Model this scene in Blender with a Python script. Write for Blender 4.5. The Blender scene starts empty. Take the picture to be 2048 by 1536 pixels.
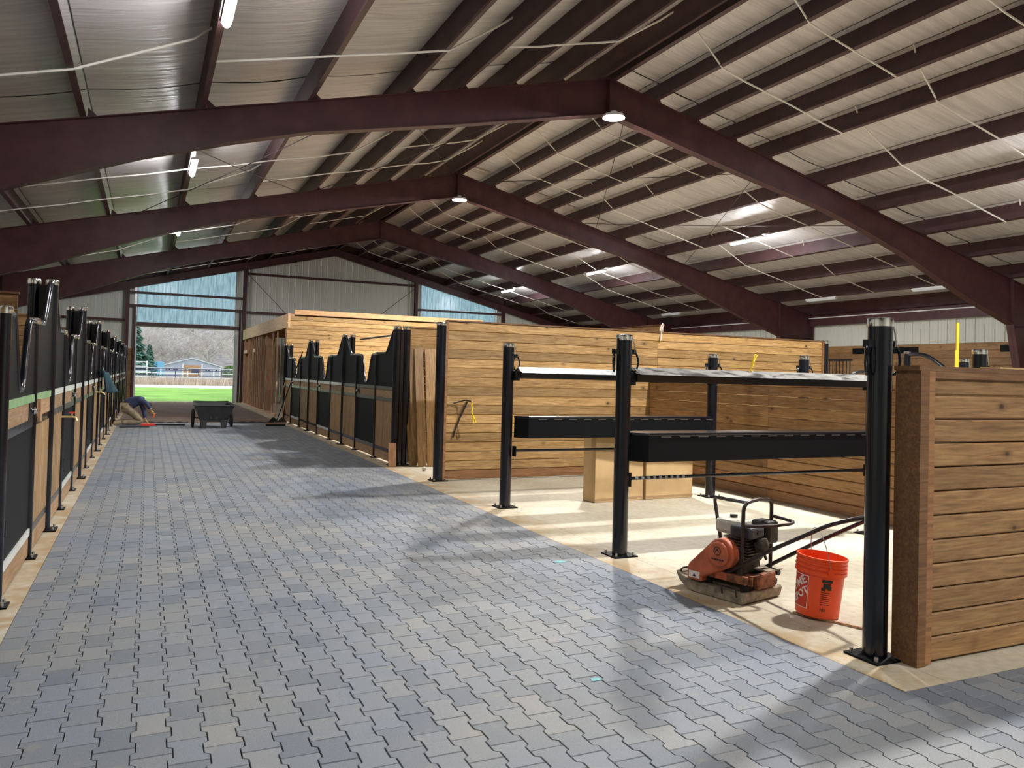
import bpy, bmesh, math, random
from mathutils import Vector, Matrix, noise
random.seed(7)
PI = math.pi
scn = bpy.context.scene
COL = scn.collection

# ------------------------------------------------------------------ camera
F_PX, YAW, PITCH, ROLL, CX, CY = 1577.06, .431112, .0181366, .0258859, -1.857, -45.77
CAMZ = 1.6
def cam_axes():
    cy, sy = math.cos(YAW), math.sin(YAW)
    f = Vector((sy*math.cos(PITCH), cy*math.cos(PITCH), math.sin(PITCH)))
    r = Vector((cy, -sy, 0)); u = r.cross(f)
    c, s = math.cos(ROLL), math.sin(ROLL)
    return c*r+s*u, c*u-s*r, f
CR, CU, CF = cam_axes()
cam_d = bpy.data.cameras.new('camera'); cam = bpy.data.objects.new('camera', cam_d); COL.objects.link(cam)
m = Matrix.Identity(4)
for i in range(3):
    m[i][0] = CR[i]; m[i][1] = CU[i]; m[i][2] = -CF[i]
m[2][3] = CAMZ
cam.matrix_world = m
cam_d.sensor_fit = 'HORIZONTAL'; cam_d.sensor_width = 36
cam_d.lens = F_PX*36/2048; cam_d.shift_x = -CX/2048; cam_d.shift_y = CY/2048
cam_d.clip_end = 2000
scn.camera = cam
def proj(X, Y, Z):
    d = Vector((X, Y, Z-CAMZ)); w = d.dot(CF)
    if w < .2: return None
    return 1024+CX+F_PX*d.dot(CR)/w, 768+CY-F_PX*d.dot(CU)/w, w

# ------------------------------------------------------------------ world, exposure
world = bpy.data.worlds.new('overcast_sky'); scn.world = world; world.use_nodes = True
bg = world.node_tree.nodes['Background']
bg.inputs[0].default_value = (.86, .93, 1., 1); bg.inputs[1].default_value = 1.35
vs = scn.view_settings
vs.view_transform = 'Standard'; vs.look = 'None'; vs.exposure = 0.2; vs.gamma = 1.0; vs.use_curve_mapping = False
HIGHBAY = 2500.0       # emission strength of the ridge lamps
TUBE = 240.0           # emission strength of the lit tubes

# ------------------------------------------------------------------ materials
def newmat(name):
    mt = bpy.data.materials.new(name); mt.use_nodes = True
    nt = mt.node_tree; b = nt.nodes['Principled BSDF']
    return mt, nt, b
def N(nt, t, **kw):
    n = nt.nodes.new(t)
    for k, v in kw.items():
        if k in n.inputs: n.inputs[k].default_value = v
        else: setattr(n, k, v)
    return n
def ramp(nt, fac, stops):
    r = nt.nodes.new('ShaderNodeValToRGB'); el = r.color_ramp.elements
    while len(el) < len(stops): el.new(.5)
    for e, (p, c) in zip(el, stops):
        e.position = p; e.color = (*c, 1)
    nt.links.new(fac, r.inputs[0]); return r.outputs[0]
def mixc(nt, fac, a, b, mode='MIX'):
    n = nt.nodes.new('ShaderNodeMix'); n.data_type = 'RGBA'; n.blend_type = mode
    L = nt.links
    for inp, v in ((n.inputs[0], fac), (n.inputs[6], a), (n.inputs[7], b)):
        if hasattr(v, 'links') or hasattr(v, 'is_linked'): L.new(v, inp)
        elif isinstance(v, (int, float)): inp.default_value = v
        else: inp.default_value = (*v, 1)
    return n.outputs[2]
def plain(name, col, rough=.5, metal=0., bump=0., bscale=30., var=0., coat=0., spec=None):
    mt, nt, b = newmat(name)
    b.inputs['Base Color'].default_value = (*col, 1); b.inputs['Roughness'].default_value = rough
    b.inputs['Metallic'].default_value = metal
    if coat: b.inputs['Coat Weight'].default_value = coat; b.inputs['Coat Roughness'].default_value = .08
    if spec is not None: b.inputs['Specular IOR Level'].default_value = spec
    tc = N(nt, 'ShaderNodeTexCoord'); nz = N(nt, 'ShaderNodeTexNoise', Scale=bscale, Detail=4.)
    nt.links.new(tc.outputs['Object'], nz.inputs['Vector'])
    if var:
        lo = tuple(c*(1-var) for c in col); hi = tuple(min(1, c*(1+var)) for c in col)
        nt.links.new(ramp(nt, nz.outputs['Fac'], [(.3, lo), (.7, hi)]), b.inputs['Base Color'])
    if bump:
        bp = N(nt, 'ShaderNodeBump', Strength=bump, Distance=.01)
        nt.links.new(nz.outputs['Fac'], bp.inputs['Height']); nt.links.new(bp.outputs[0], b.inputs['Normal'])
    return mt
def wood(name, dark, mid, light, axis='X', knots=True, rough=.55, rnd=.35, gloss=0.):
    mt, nt, b = newmat(name); L = nt.links
    tc = N(nt, 'ShaderNodeTexCoord'); oi = N(nt, 'ShaderNodeObjectInfo')
    ge = N(nt, 'ShaderNodeNewGeometry')
    ad = N(nt, 'ShaderNodeMath', operation='ADD'); L.new(oi.outputs['Random'], ad.inputs[0]); L.new(ge.outputs['Random Per Island'], ad.inputs[1])
    fr = N(nt, 'ShaderNodeMath', operation='FRACT'); L.new(ad.outputs[0], fr.inputs[0])
    mu = N(nt, 'ShaderNodeMath', operation='MULTIPLY'); L.new(fr.outputs[0], mu.inputs[0]); mu.inputs[1].default_value = 61.
    off = N(nt, 'ShaderNodeCombineXYZ')
    for i in range(3): L.new(mu.outputs[0], off.inputs[i])
    va = N(nt, 'ShaderNodeVectorMath', operation='ADD'); L.new(tc.outputs['Object'], va.inputs[0]); L.new(off.outputs[0], va.inputs[1])
    mp = N(nt, 'ShaderNodeMapping'); L.new(va.outputs[0], mp.inputs[0])
    s = {'X': (1.3, 16, 16), 'Y': (16, 1.3, 16), 'Z': (16, 16, 1.3)}[axis]
    mp.inputs['Scale'].default_value = s
    n1 = N(nt, 'ShaderNodeTexNoise', Scale=1.5, Detail=7., Distortion=1.6); L.new(mp.outputs[0], n1.inputs['Vector'])
    n2 = N(nt, 'ShaderNodeTexNoise', Scale=4.5, Detail=3.); L.new(mp.outputs[0], n2.inputs['Vector'])
    c1 = ramp(nt, n1.outputs['Fac'], [(.2, dark), (.47, mid), (.72, light)])
    g = ramp(nt, n2.outputs['Fac'], [(.35, (.72, .72, .72)), (.6, (1.05, 1.05, 1.05))])
    c = mixc(nt, .8, c1, g, 'MULTIPLY')
    if knots:
        mk = N(nt, 'ShaderNodeMapping'); L.new(va.outputs[0], mk.inputs[0])
        mk.inputs['Scale'].default_value = {'X': (3.6, .01, 5.), 'Y': (.01, 3.6, 5.), 'Z': (5., .01, 3.6)}[axis]
        vo = N(nt, 'ShaderNodeTexVoronoi', Scale=1.); L.new(mk.outputs[0], vo.inputs['Vector'])
        sc_ = N(nt, 'ShaderNodeSeparateColor'); L.new(vo.outputs['Color'], sc_.inputs[0])
        gt = N(nt, 'ShaderNodeMath', operation='GREATER_THAN'); L.new(sc_.outputs[0], gt.inputs[0]); gt.inputs[1].default_value = .52
        kf = ramp(nt, vo.outputs['Distance'], [(.06, (1, 1, 1)), (.10, (0, 0, 0))]); kr = ramp(nt, vo.outputs['Distance'], [(.08, (1, 1, 1)), (.26, (0, 0, 0))])
        def gate(x, k):
            q = N(nt, 'ShaderNodeMath', operation='MULTIPLY'); L.new(x, q.inputs[0]); L.new(gt.outputs[0], q.inputs[1]); return N_val(nt, q.outputs[0], k)
        c = mixc(nt, gate(kr, .55), c, tuple(x*.6 for x in dark))
        c = mixc(nt, gate(kf, .9), c, (.04, .017, .007))
    br = N(nt, 'ShaderNodeMapRange'); L.new(fr.outputs[0], br.inputs[0]); br.inputs[3].default_value = 1-rnd; br.inputs[4].default_value = 1+rnd*.6
    hs = N(nt, 'ShaderNodeHueSaturation'); L.new(c, hs.inputs['Color']); L.new(br.outputs[0], hs.inputs['Value'])
    L.new(hs.outputs[0], b.inputs['Base Color']); b.inputs['Roughness'].default_value = rough
    bp = N(nt, 'ShaderNodeBump', Strength=.25, Distance=.004); L.new(n2.outputs['Fac'], bp.inputs['Height']); L.new(bp.outputs[0], b.inputs['Normal'])
    if gloss: b.inputs['Coat Weight'].default_value = gloss; b.inputs['Coat Roughness'].default_value = .3
    return mt
def N_val(nt, sock, k):
    n = N(nt, 'ShaderNodeMath', operation='MULTIPLY'); nt.links.new(sock, n.inputs[0]); n.inputs[1].default_value = k
    return n.outputs[0]
def emis(name, col, st):
    mt, nt, b = newmat(name)
    b.inputs['Base Color'].default_value = (.9, .9, .9, 1)
    b.inputs['Emission Color'].default_value = (*col, 1); b.inputs['Emission Strength'].default_value = st
    return mt
M = {}
M['black'] = plain('black_powder_coat', (.004, .005, .009), .2, spec=.4, coat=.25)
M['black_matte'] = plain('black_sheet', (.004, .0045, .006), .5, bump=.02, bscale=60, spec=.12)
M['chrome'] = plain('chrome', (.85, .84, .82), .12, 1.)
M['steel'] = plain('zinc_steel', (.5, .5, .5), .35, 1.)
M['primer'] = plain('red_oxide_primer', (.068, .022, .024), .5, var=.25, bscale=3.)
M['primer_dark'] = plain('purlin_primer', (.062, .026, .028), .5, var=.25, bscale=3.)
M['metal_wall'] = plain('ribbed_steel_panel', (.66, .68, .61), .45, var=.06, bscale=2.)
M['white_trim'] = plain('white_trim', (.75, .76, .74), .4)
M['strap'] = plain('white_banding', (.72, .68, .62), .5)
M['rod'] = plain('brace_rod', (.05, .035, .035), .4, .5)
M['film_green'] = plain('green_protective_film', (.26, .42, .21), .35, var=.15, bscale=8.)
M['film_white'] = plain('pale_protective_film', (.62, .64, .6), .3, var=.1, bscale=8.)
M['bare_rail'] = plain('dull_rail', (.16, .16, .16), .3, .6)
M['wood_wall'] = wood('stained_pine_wall', (.21, .105, .032), (.42, .245, .085), (.58, .37, .155))
M['wood_wall_dark'] = wood('stained_pine_dark', (.16, .078, .028), (.295, .155, .058), (.40, .235, .095), rnd=.22)
M['wood_trim'] = wood('brown_pine_trim', (.16, .065, .025), (.25, .115, .042), (.33, .165, .065), knots=False)
M['wood_band'] = wood('inset_pine_band', (.24, .14, .065), (.36, .22, .11), (.46, .3, .16), axis='Y', knots=False)
M['wood_vert'] = wood('upright_pine_boards', (.19, .105, .04), (.33, .2, .085), (.44, .29, .14), axis='Z', knots=False, rnd=.25)
M['wood_plank'] = wood('loose_pine_plank', (.16, .085, .03), (.3, .175, .065), (.42, .27, .12), axis='Z')
M['wood_stud'] = wood('raw_fir_stud', (.36, .17, .085), (.52, .28, .15), (.66, .41, .24), axis='Z', knots=False, rnd=.25)
M['wood_beam'] = wood('raw_fir_beam', (.42, .24, .12), (.62, .4, .22), (.75, .52, .31), axis='Y', knots=False, rnd=.15)
M['wood_plate'] = wood('raw_fir_plate', (.45, .24, .09), (.64, .38, .17), (.74, .49, .25), axis='X', knots=False, rnd=.1)
M['cardboard'] = plain('cardboard', (.50, .34, .165), .8, var=.08, bscale=5.)
M['cardboard_dark'] = plain('cardboard_edge', (.34, .22, .11), .85)
M['yellow'] = plain('yellow_twine', (.85, .62, .03), .6)
M['yellow_lbl'] = plain('yellow_sticker', (.85, .75, .05), .5)
M['ink'] = plain('black_ink', (.02, .015, .015), .5)
M['lamp_body'] = plain('white_lamp_body', (.7, .7, .7), .4)
M['tube_on'] = emis('lit_tube', (.95, .97, 1.), TUBE)
M['tube_off'] = plain('unlit_tube', (.62, .66, .68), .35)
M['highbay'] = emis('lit_high_bay_lens', (1., .975, .95), HIGHBAY)
M['rubber'] = plain('black_rubber', (.012, .012, .012), .75, bump=.2, bscale=40)
M['cart'] = plain('black_plastic', (.02, .021, .022), .5, var=.3, bscale=6.)
M['brown_iron'] = plain('worn_dark_tube', (.045, .03, .028), .4, .4, var=.4, bscale=25.)
M['comp_orange'] = plain('worn_orange_paint', (.50, .115, .045), .5, var=.22, bscale=14., bump=.1)
M['rust'] = plain('rusty_orange_iron', (.22, .075, .03), .7, var=.6, bscale=22., bump=.3)
M['dusty_iron'] = plain('dusty_cast_iron', (.26, .21, .15), .75, var=.5, bscale=18., bump=.5)
M['dark_iron'] = plain('oily_dark_iron', (.028, .024, .02), .55, .2, var=.5, bscale=20.)
M['engine'] = plain('engine_casting', (.09, .08, .06), .6, .4, var=.6, bscale=25., bump=.5)
M['tank'] = plain('dusty_white_tank', (.52, .49, .40), .5, var=.1)
M['air_filter'] = plain('grey_black_plastic', (.05, .052, .06), .5, var=.2)
M['bucket'] = plain('orange_plastic', (.88, .085, .012), .38)
M['bucket_red'] = plain('print_red_orange', (.60, .035, .01), .4)
M['print_white'] = plain('white_print', (.85, .72, .65), .5)
M['teal'] = plain('teal_marking_paint', (.12, .36, .36), .6)
M['red'] = plain('red_plastic', (.75, .06, .03), .4)
M['dark_red'] = plain('dark_red_can', (.22, .025, .02), .5)
M['orange_tool'] = plain('orange_tool', (.9, .16, .03), .4)
M['brass'] = plain('brass', (.75, .6, .3), .3, .9)
M['skin'] = plain('skin', (.5, .27, .18), .6)
M['hair'] = plain('dark_hair', (.02, .013, .01), .7)
M['jacket'] = plain('navy_jacket', (.035, .05, .115), .8, var=.3, bscale=9., bump=.4)
M['trousers'] = plain('khaki_trousers', (.26, .215, .135), .85, var=.35, bscale=10., bump=.5)
M['boots'] = plain('dusty_tan_boots', (.34, .27, .17), .8, var=.3)
M['glove'] = plain('tan_glove', (.6, .42, .16), .8)
M['teal_cloth'] = plain('dark_teal_cloth', (.008, .05, .07), .75, var=.3, bscale=8., bump=.3)
M['hose'] = plain('black_hose', (.015, .015, .015), .5)
M['fabric_black'] = plain('black_ground_fabric', (.012, .012, .013), .8)
# outdoors; haze is put into the light colours of far things
M['lawn'] = plain('lawn', (.29, .56, .09), .9, var=.35, bscale=.35)
M['gravel'] = plain('pale_gravel', (.80, .80, .80), .9, var=.1)
M['brush'] = plain('dry_brush_grass', (.66, .52, .44), .95, var=.3, bscale=.9)
M['meadow'] = plain('dry_meadow', (.52, .55, .33), .95, var=.25, bscale=.12)
M['fence_dark'] = plain('dark_fence', (.09, .09, .17), .6)
M['fence_white'] = plain('white_fence', (.8, .8, .86), .6)
M['barn_wall'] = plain('pale_barn_siding', (.42, .44, .56), .6)
M['barn_wood'] = plain('barn_wood_front', (.5, .27, .14), .7, var=.2)
M['barn_roof'] = plain('pale_barn_roof', (.62, .64, .72), .5)
M['win_dark'] = plain('dark_glass', (.04, .045, .09), .2)
M['tank_blue'] = plain('blue_tank', (.16, .42, .62), .4)
M['bark'] = plain('pale_bare_branches', (.66, .61, .56), .9, var=.35, bscale=.8)
M['bark2'] = plain('grey_brown_branches', (.50, .45, .43), .9, var=.3, bscale=.8)
M['thicket'] = plain('bare_thicket', (.40, .365, .36), .95, var=.38, bscale=.45)
M['conifer'] = plain('conifer_green', (.17, .33, .26), .9, var=.4, bscale=1.5)  # green made lighter and less saturated, with haze mixed in
M['shrub'] = plain('green_shrub', (.2, .36, .08), .9, var=.3, bscale=2.)

def mat_paver():
    mt, nt, b = newmat('rubber_paver'); L = nt.links
    tc = N(nt, 'ShaderNodeTexCoord'); oi = N(nt, 'ShaderNodeObjectInfo'); ge = N(nt, 'ShaderNodeNewGeometry')
    ad = N(nt, 'ShaderNodeMath', operation='ADD'); L.new(oi.outputs['Random'], ad.inputs[0]); L.new(ge.outputs['Random Per Island'], ad.inputs[1])
    fr = N(nt, 'ShaderNodeMath', operation='FRACT'); L.new(ad.outputs[0], fr.inputs[0])
    c = ramp(nt, fr.outputs[0], [(0, (.128, .142, .158)), (.3, (.164, .176, .188)), (.55, (.188, .198, .202)), (.75, (.172, .188, .210)), (.92, (.202, .207, .207)), (1, (.228, .230, .222))])
    n0 = N(nt, 'ShaderNodeTexNoise', Scale=.7, Detail=3.); L.new(ge.outputs['Position'], n0.inputs['Vector'])
    c = mixc(nt, 1., c, ramp(nt, n0.outputs['Fac'], [(.35, (.86, .92, 1.04)), (.65, (1.12, 1.08, 1.02))]), 'MULTIPLY')
    n1 = N(nt, 'ShaderNodeTexNoise', Scale=260., Detail=3.); L.new(ge.outputs['Position'], n1.inputs['Vector'])
    c = mixc(nt, .55, c, ramp(nt, n1.outputs['Fac'], [(.35, (.6, .6, .6)), (.62, (1.2, 1.2, 1.2))]), 'MULTIPLY')
    n2 = N(nt, 'ShaderNodeTexNoise', Scale=9., Detail=4.); L.new(ge.outputs['Position'], n2.inputs['Vector'])
    c = mixc(nt, N_val(nt, ramp(nt, n2.outputs['Fac'], [(.62, (0, 0, 0)), (.75, (1, 1, 1))]), .35), c, (.3, .27, .2))
    L.new(c, b.inputs['Base Color']); b.inputs['Roughness'].default_value = .62
    bp = N(nt, 'ShaderNodeBump', Strength=.35, Distance=.002); L.new(n1.outputs['Fac'], bp.inputs['Height']); L.new(bp.outputs[0], b.inputs['Normal'])
    return mt
M['paver'] = mat_paver()
def mat_concrete():
    mt, nt, b = newmat('dusty_concrete'); L = nt.links
    ge = N(nt, 'ShaderNodeNewGeometry'); P = ge.outputs['Position']
    a = N(nt, 'ShaderNodeTexNoise', Scale=.9, Detail=5., Distortion=.4); L.new(P, a.inputs['Vector'])
    c = ramp(nt, a.outputs['Fac'], [(.3, (.39, .345, .255)), (.5, (.465, .42, .32)), (.7, (.53, .49, .395))])
    n1 = N(nt, 'ShaderNodeTexNoise', Scale=14., Detail=6.); L.new(P, n1.inputs['Vector'])
    c = mixc(nt, .5, c, ramp(nt, n1.outputs['Fac'], [(.35, (.75, .72, .66)), (.6, (1.08, 1.08, 1.08))]), 'MULTIPLY')
    # tan sand swept along the edges of the paving
    sx = N(nt, 'ShaderNodeSeparateXYZ'); L.new(P, sx.inputs[0])
    d1 = N(nt, 'ShaderNodeMath', operation='SUBTRACT'); L.new(sx.outputs[0], d1.inputs[0]); d1.inputs[1].default_value = 1.47
    ab = N(nt, 'ShaderNodeMath', operation='ABSOLUTE'); L.new(d1.outputs[0], ab.inputs[0])
    mr = N(nt, 'ShaderNodeMapRange'); L.new(ab.outputs[0], mr.inputs[0])
    mr.inputs[1].default_value = 2.15; mr.inputs[2].default_value = 2.75; mr.inputs[3].default_value = 1.; mr.inputs[4].default_value = 0.
    n3 = N(nt, 'ShaderNodeTexNoise', Scale=3., Detail=6., Distortion=1.); L.new(P, n3.inputs['Vector'])
    k = N(nt, 'ShaderNodeMath', operation='MULTIPLY'); L.new(mr.outputs[0], k.inputs[0]); L.new(ramp(nt, n3.outputs['Fac'], [(.35, (0, 0, 0)), (.6, (1, 1, 1))]), k.inputs[1])
    c = mixc(nt, k.outputs[0], c, (.33, .22, .10))
    L.new(c, b.inputs['Base Color']); b.inputs['Roughness'].default_value = .7
    bp = N(nt, 'ShaderNodeBump', Strength=.3, Distance=.006); L.new(n1.outputs['Fac'], bp.inputs['Height']); L.new(bp.outputs[0], b.inputs['Normal'])
    return mt
M['concrete'] = mat_concrete()
M['bedding'] = plain('dark_joint_sand', (.03, .028, .025), .95)
M['dirt'] = plain('packed_brown_dirt', (.135, .092, .066), .95, var=.22, bscale=1.3, bump=.4)
def mat_insul():
    mt, nt, b = newmat('vinyl_insulation'); L = nt.links
    ge = N(nt, 'ShaderNodeNewGeometry')
    mp = N(nt, 'ShaderNodeMapping'); L.new(ge.outputs['Position'], mp.inputs[0]); mp.inputs['Scale'].default_value = (.55, 6., .55)
    n = N(nt, 'ShaderNodeTexNoise', Scale=1.3, Detail=5., Distortion=.7); L.new(mp.outputs[0], n.inputs['Vector'])
    L.new(ramp(nt, n.outputs['Fac'], [(.3, (.53, .50, .49)), (.6, (.68, .645, .635))]), b.inputs['Base Color'])
    b.inputs['Roughness'].default_value = .33
    bp = N(nt, 'ShaderNodeBump', Strength=.55, Distance=.05); L.new(n.outputs['Fac'], bp.inputs['Height']); L.new(bp.outputs[0], b.inputs['Normal'])
    return mt
M['insul'] = mat_insul()
def mat_translucent():
    mt = bpy.data.materials.new('translucent_panel'); mt.use_nodes = True; nt = mt.node_tree; nt.nodes.clear(); L = nt.links
    out = N(nt, 'ShaderNodeOutputMaterial'); ge = N(nt, 'ShaderNodeNewGeometry')
    mp = N(nt, 'ShaderNodeMapping'); L.new(ge.outputs['Position'], mp.inputs[0]); mp.inputs['Scale'].default_value = (5.5, 1, .8)
    n = N(nt, 'ShaderNodeTexNoise', Scale=2.5, Detail=4.); L.new(mp.outputs[0], n.inputs['Vector'])
    tl = N(nt, 'ShaderNodeBsdfTranslucent'); L.new(ramp(nt, n.outputs['Fac'], [(.3, (.40, .50, .62)), (.62, (.70, .78, .88))]), tl.inputs[0])
    tr = N(nt, 'ShaderNodeBsdfTransparent'); tr.inputs[0].default_value = (.74, .84, 1., 1)
    mx = N(nt, 'ShaderNodeMixShader'); mx.inputs[0].default_value = .35; L.new(tl.outputs[0], mx.inputs[1]); L.new(tr.outputs[0], mx.inputs[2])
    gl = N(nt, 'ShaderNodeBsdfGlossy'); gl.inputs['Roughness'].default_value = .25
    m2 = N(nt, 'ShaderNodeMixShader'); m2.inputs[0].default_value = .06; L.new(mx.outputs[0], m2.inputs[1]); L.new(gl.outputs[0], m2.inputs[2])
    L.new(m2.outputs[0], out.inputs[0]); return mt
M['translucent'] = mat_translucent()

# ------------------------------------------------------------------ mesh helpers
class MB:
    def __init__(s): s.v = []; s.f = []
    def add(s, vs_, fs):
        o = len(s.v); s.v += [tuple(v) for v in vs_]; s.f += [tuple(i+o for i in f) for f in fs]; return s
    def box(s, x0, x1, y0, y1, z0, z1):
        v = [(x, y, z) for x in (x0, x1) for y in (y0, y1) for z in (z0, z1)]
        return s.add(v, [(0, 1, 3, 2), (4, 6, 7, 5), (0, 4, 5, 1), (2, 3, 7, 6), (0, 2, 6, 4), (1, 5, 7, 3)])
    def prism(s, poly, fn, d0, d1):
        """poly (a,b) ccw; fn(a,b,d)->xyz"""
        n = len(poly)
        v = [fn(a, b, d0) for a, b in poly]+[fn(a, b, d1) for a, b in poly]
        return s.add(v, [tuple(range(n))[::-1], tuple(range(n, 2*n))]+[(i, (i+1) % n, n+(i+1) % n, n+i) for i in range(n)])
    def tube(s, pts, r, n=8, closed=False, cap=True):
        pts = [Vector(p) for p in pts]; k = len(pts); rr = r if isinstance(r, (list, tuple)) else [r]*k
        ring = []; prev = None
        for i in range(k):
            if closed: t = (pts[(i+1) % k]-pts[i-1])
            else: t = pts[min(i+1, k-1)]-pts[max(i-1, 0)]
            t = t.normalized() if t.length > 1e-9 else Vector((0, 0, 1))
            if prev is None:
                a = Vector((0, 0, 1)) if abs(t.z) < .9 else Vector((1, 0, 0))
                u = t.cross(a).normalized()
            else:
                u = (prev-t*prev.dot(t))
                u = u.normalized() if u.length > 1e-6 else t.orthogonal().normalized()
            prev = u; w = t.cross(u)
            ring.append([pts[i]+u*rr[i]*math.cos(2*PI*j/n)+w*rr[i]*math.sin(2*PI*j/n) for j in range(n)])
        v = [p for q in ring for p in q]; f = []
        for i in range(k if closed else k-1):
            a, b_ = i*n, ((i+1) % k)*n
            f += [(a+j, a+(j+1) % n, b_+(j+1) % n, b_+j) for j in range(n)]
        if cap and not closed: f += [tuple(range(n))[::-1], tuple(range((k-1)*n, k*n))]
        return s.add(v, f)
    def cyl(s, p0, p1, r, n=12, r1=None): return s.tube([p0, p1], [r, r if r1 is None else r1], n)
    def lathe(s, prof, n=24, c=(0, 0, 0)):
        v = []; k = len(prof)
        for r, z in prof:
            for j in range(n): v.append((c[0]+r*math.cos(2*PI*j/n), c[1]+r*math.sin(2*PI*j/n), c[2]+z))
        f = [(i*n+j, i*n+(j+1) % n, (i+1)*n+(j+1) % n, (i+1)*n+j) for i in range(k-1) for j in range(n)]
        return s.add(v, f)
    def disc(s, c, r, n=16, axis='Z', up=True):
        v = []
        for j in range(n):
            a = 2*PI*j/n; p = (math.cos(a)*r, math.sin(a)*r)
            v.append({'Z': (c[0]+p[0], c[1]+p[1], c[2]), 'Y': (c[0]+p[0], c[1], c[2]+p[1]), 'X': (c[0], c[1]+p[0], c[2]+p[1])}[axis])
        return s.add(v, [tuple(range(n))])
    def mesh(s, name):
        me = bpy.data.meshes.new(name); me.from_pydata([tuple(v) for v in s.v], [], s.f); return me
    def build(s, name, mat, parent=None, smooth=False, bevel=0., loc=None, rot=None):
        me = s.mesh(name); fix(me)
        me.materials.append(mat)
        return link(name, me, parent, smooth, bevel, loc, rot)
def fix(me):
    bm = bmesh.new(); bm.from_mesh(me); bmesh.ops.recalc_face_normals(bm, faces=bm.faces); bm.to_mesh(me); bm.free()
def link(name, me, parent=None, smooth=False, bevel=0., loc=None, rot=None):
    o = bpy.data.objects.new(name, me); COL.objects.link(o)
    if parent is not None: o.parent = parent
    if loc is not None: o.location = loc
    if rot is not None: o.rotation_euler = rot
    if smooth:
        for p in me.polygons: p.use_smooth = True
        me.set_sharp_from_angle(angle=math.radians(38))
    if bevel:
        md = o.modifiers.new('bevel', 'BEVEL'); md.width = bevel; md.segments = 2; md.limit_method = 'ANGLE'
    return o
def empty(name, loc=(0, 0, 0), rot=0., parent=None):
    o = bpy.data.objects.new(name, None); COL.objects.link(o); o.location = loc; o.rotation_euler = (0, 0, rot); o.empty_display_size = .1
    if parent: o.parent = parent
    return o
def tag(o, label, cat, group=None):
    o['label'] = label; o['category'] = cat
    if group: o['group'] = group
    return o
def structure(o): o['kind'] = 'structure'; return o
def stuff(o): o['kind'] = 'stuff'; return o
def copy_tree(o, parent=None):
    c = o.copy(); COL.objects.link(c)
    if parent is not None: c.parent = parent
    for ch in list(o.children): copy_tree(ch, c)
    return c
ORD = ['first', 'second', 'third', 'fourth', 'fifth', 'sixth', 'seventh', 'eighth', 'ninth', 'tenth', 'eleventh', 'twelfth',
       'thirteenth', 'fourteenth', 'fifteenth', 'sixteenth', 'seventeenth', 'eighteenth', 'nineteenth', 'twentieth']
Kx = lambda a, b, d: (d, a, b)       # profile in YZ, extruded along X
Ky = lambda a, b, d: (a, d, b)       # profile in XZ, extruded along Y
Kz = lambda a, b, d: (a, b, d)
def board_mesh(length, h, t, mat, name='board'):
    c = .0085
    prof = [(-t/2, -h/2+c), (-t/2+c, -h/2+.001), (t/2-c, -h/2+.001), (t/2, -h/2+c), (t/2, h/2-c), (t/2-c, h/2-.001), (-t/2+c, h/2-.001), (-t/2, h/2-c)]
    mb = MB().prism(prof, Kx, -length/2, length/2); me = mb.mesh(name); fix(me); me.materials.append(mat); return me

# ------------------------------------------------------------------ building constants
RX, RZ, SL = 8.223, 7.605, .2461            # ridge x, underside-of-purlin height at ridge, roof slope
EAVE = 14.35
FR = [5.04, 13.56, 22.08, 30.60]            # steel frames
YE = 39.12                                   # end wall
PH = .46
YB = -12.0                                   # wall behind the camera
XL, XR = RX-EAVE, RX+EAVE
def rz(x, drop=0.): return RZ-SL*abs(x-RX)-drop
AX0, AX1 = -.7135, 3.652                     # paving edges
PY1 = 24.4                                   # far end of the paving
PYC = 2.898                                  # edge of the wash bay pad

# ------------------------------------------------------------------ floor
floor = structure(empty('floor'))
bed = MB(); bed.box(AX0, AX1, -6, PY1, -.12, -.012); bed.box(AX1, 13, -6, PYC, -.12, -.012)
bed.build('joint_sand', M['bedding'], floor)
MB().box(AX0, AX1, PY1, YE-.3, -.12, -.03).build('packed_dirt', M['dirt'], floor)
g = .004
slabs = [(XL, AX0, -6, 9.3), (XL, AX0, 9.3+g, 20.6), (XL, AX0, 20.6+g, YE),
         (AX1, 3.99, PYC, 12.2), (AX1, 3.99, 12.2+g, 25.0), (AX1, 3.99, 25+g, YE),
         (3.99+g, 9.6, PYC, 7.35), (3.99+g, 9.6, 7.35+g, 12.2), (3.99+g, 9.6, 12.2+g, 25.0), (3.99+g, 9.6, 25+g, YE),
         (9.6+g, XR, PYC, 12.2), (9.6+g, XR, 12.2+g, 25.0), (9.6+g, XR, 25+g, YE), (13, XR, -6, PYC-g), (XL, XR, YB, -6-g)]
for s_ in slabs: MB().box(s_[0], s_[1], s_[2], s_[3], -.12, 0).build('concrete_slab', M['concrete'], floor)
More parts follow.
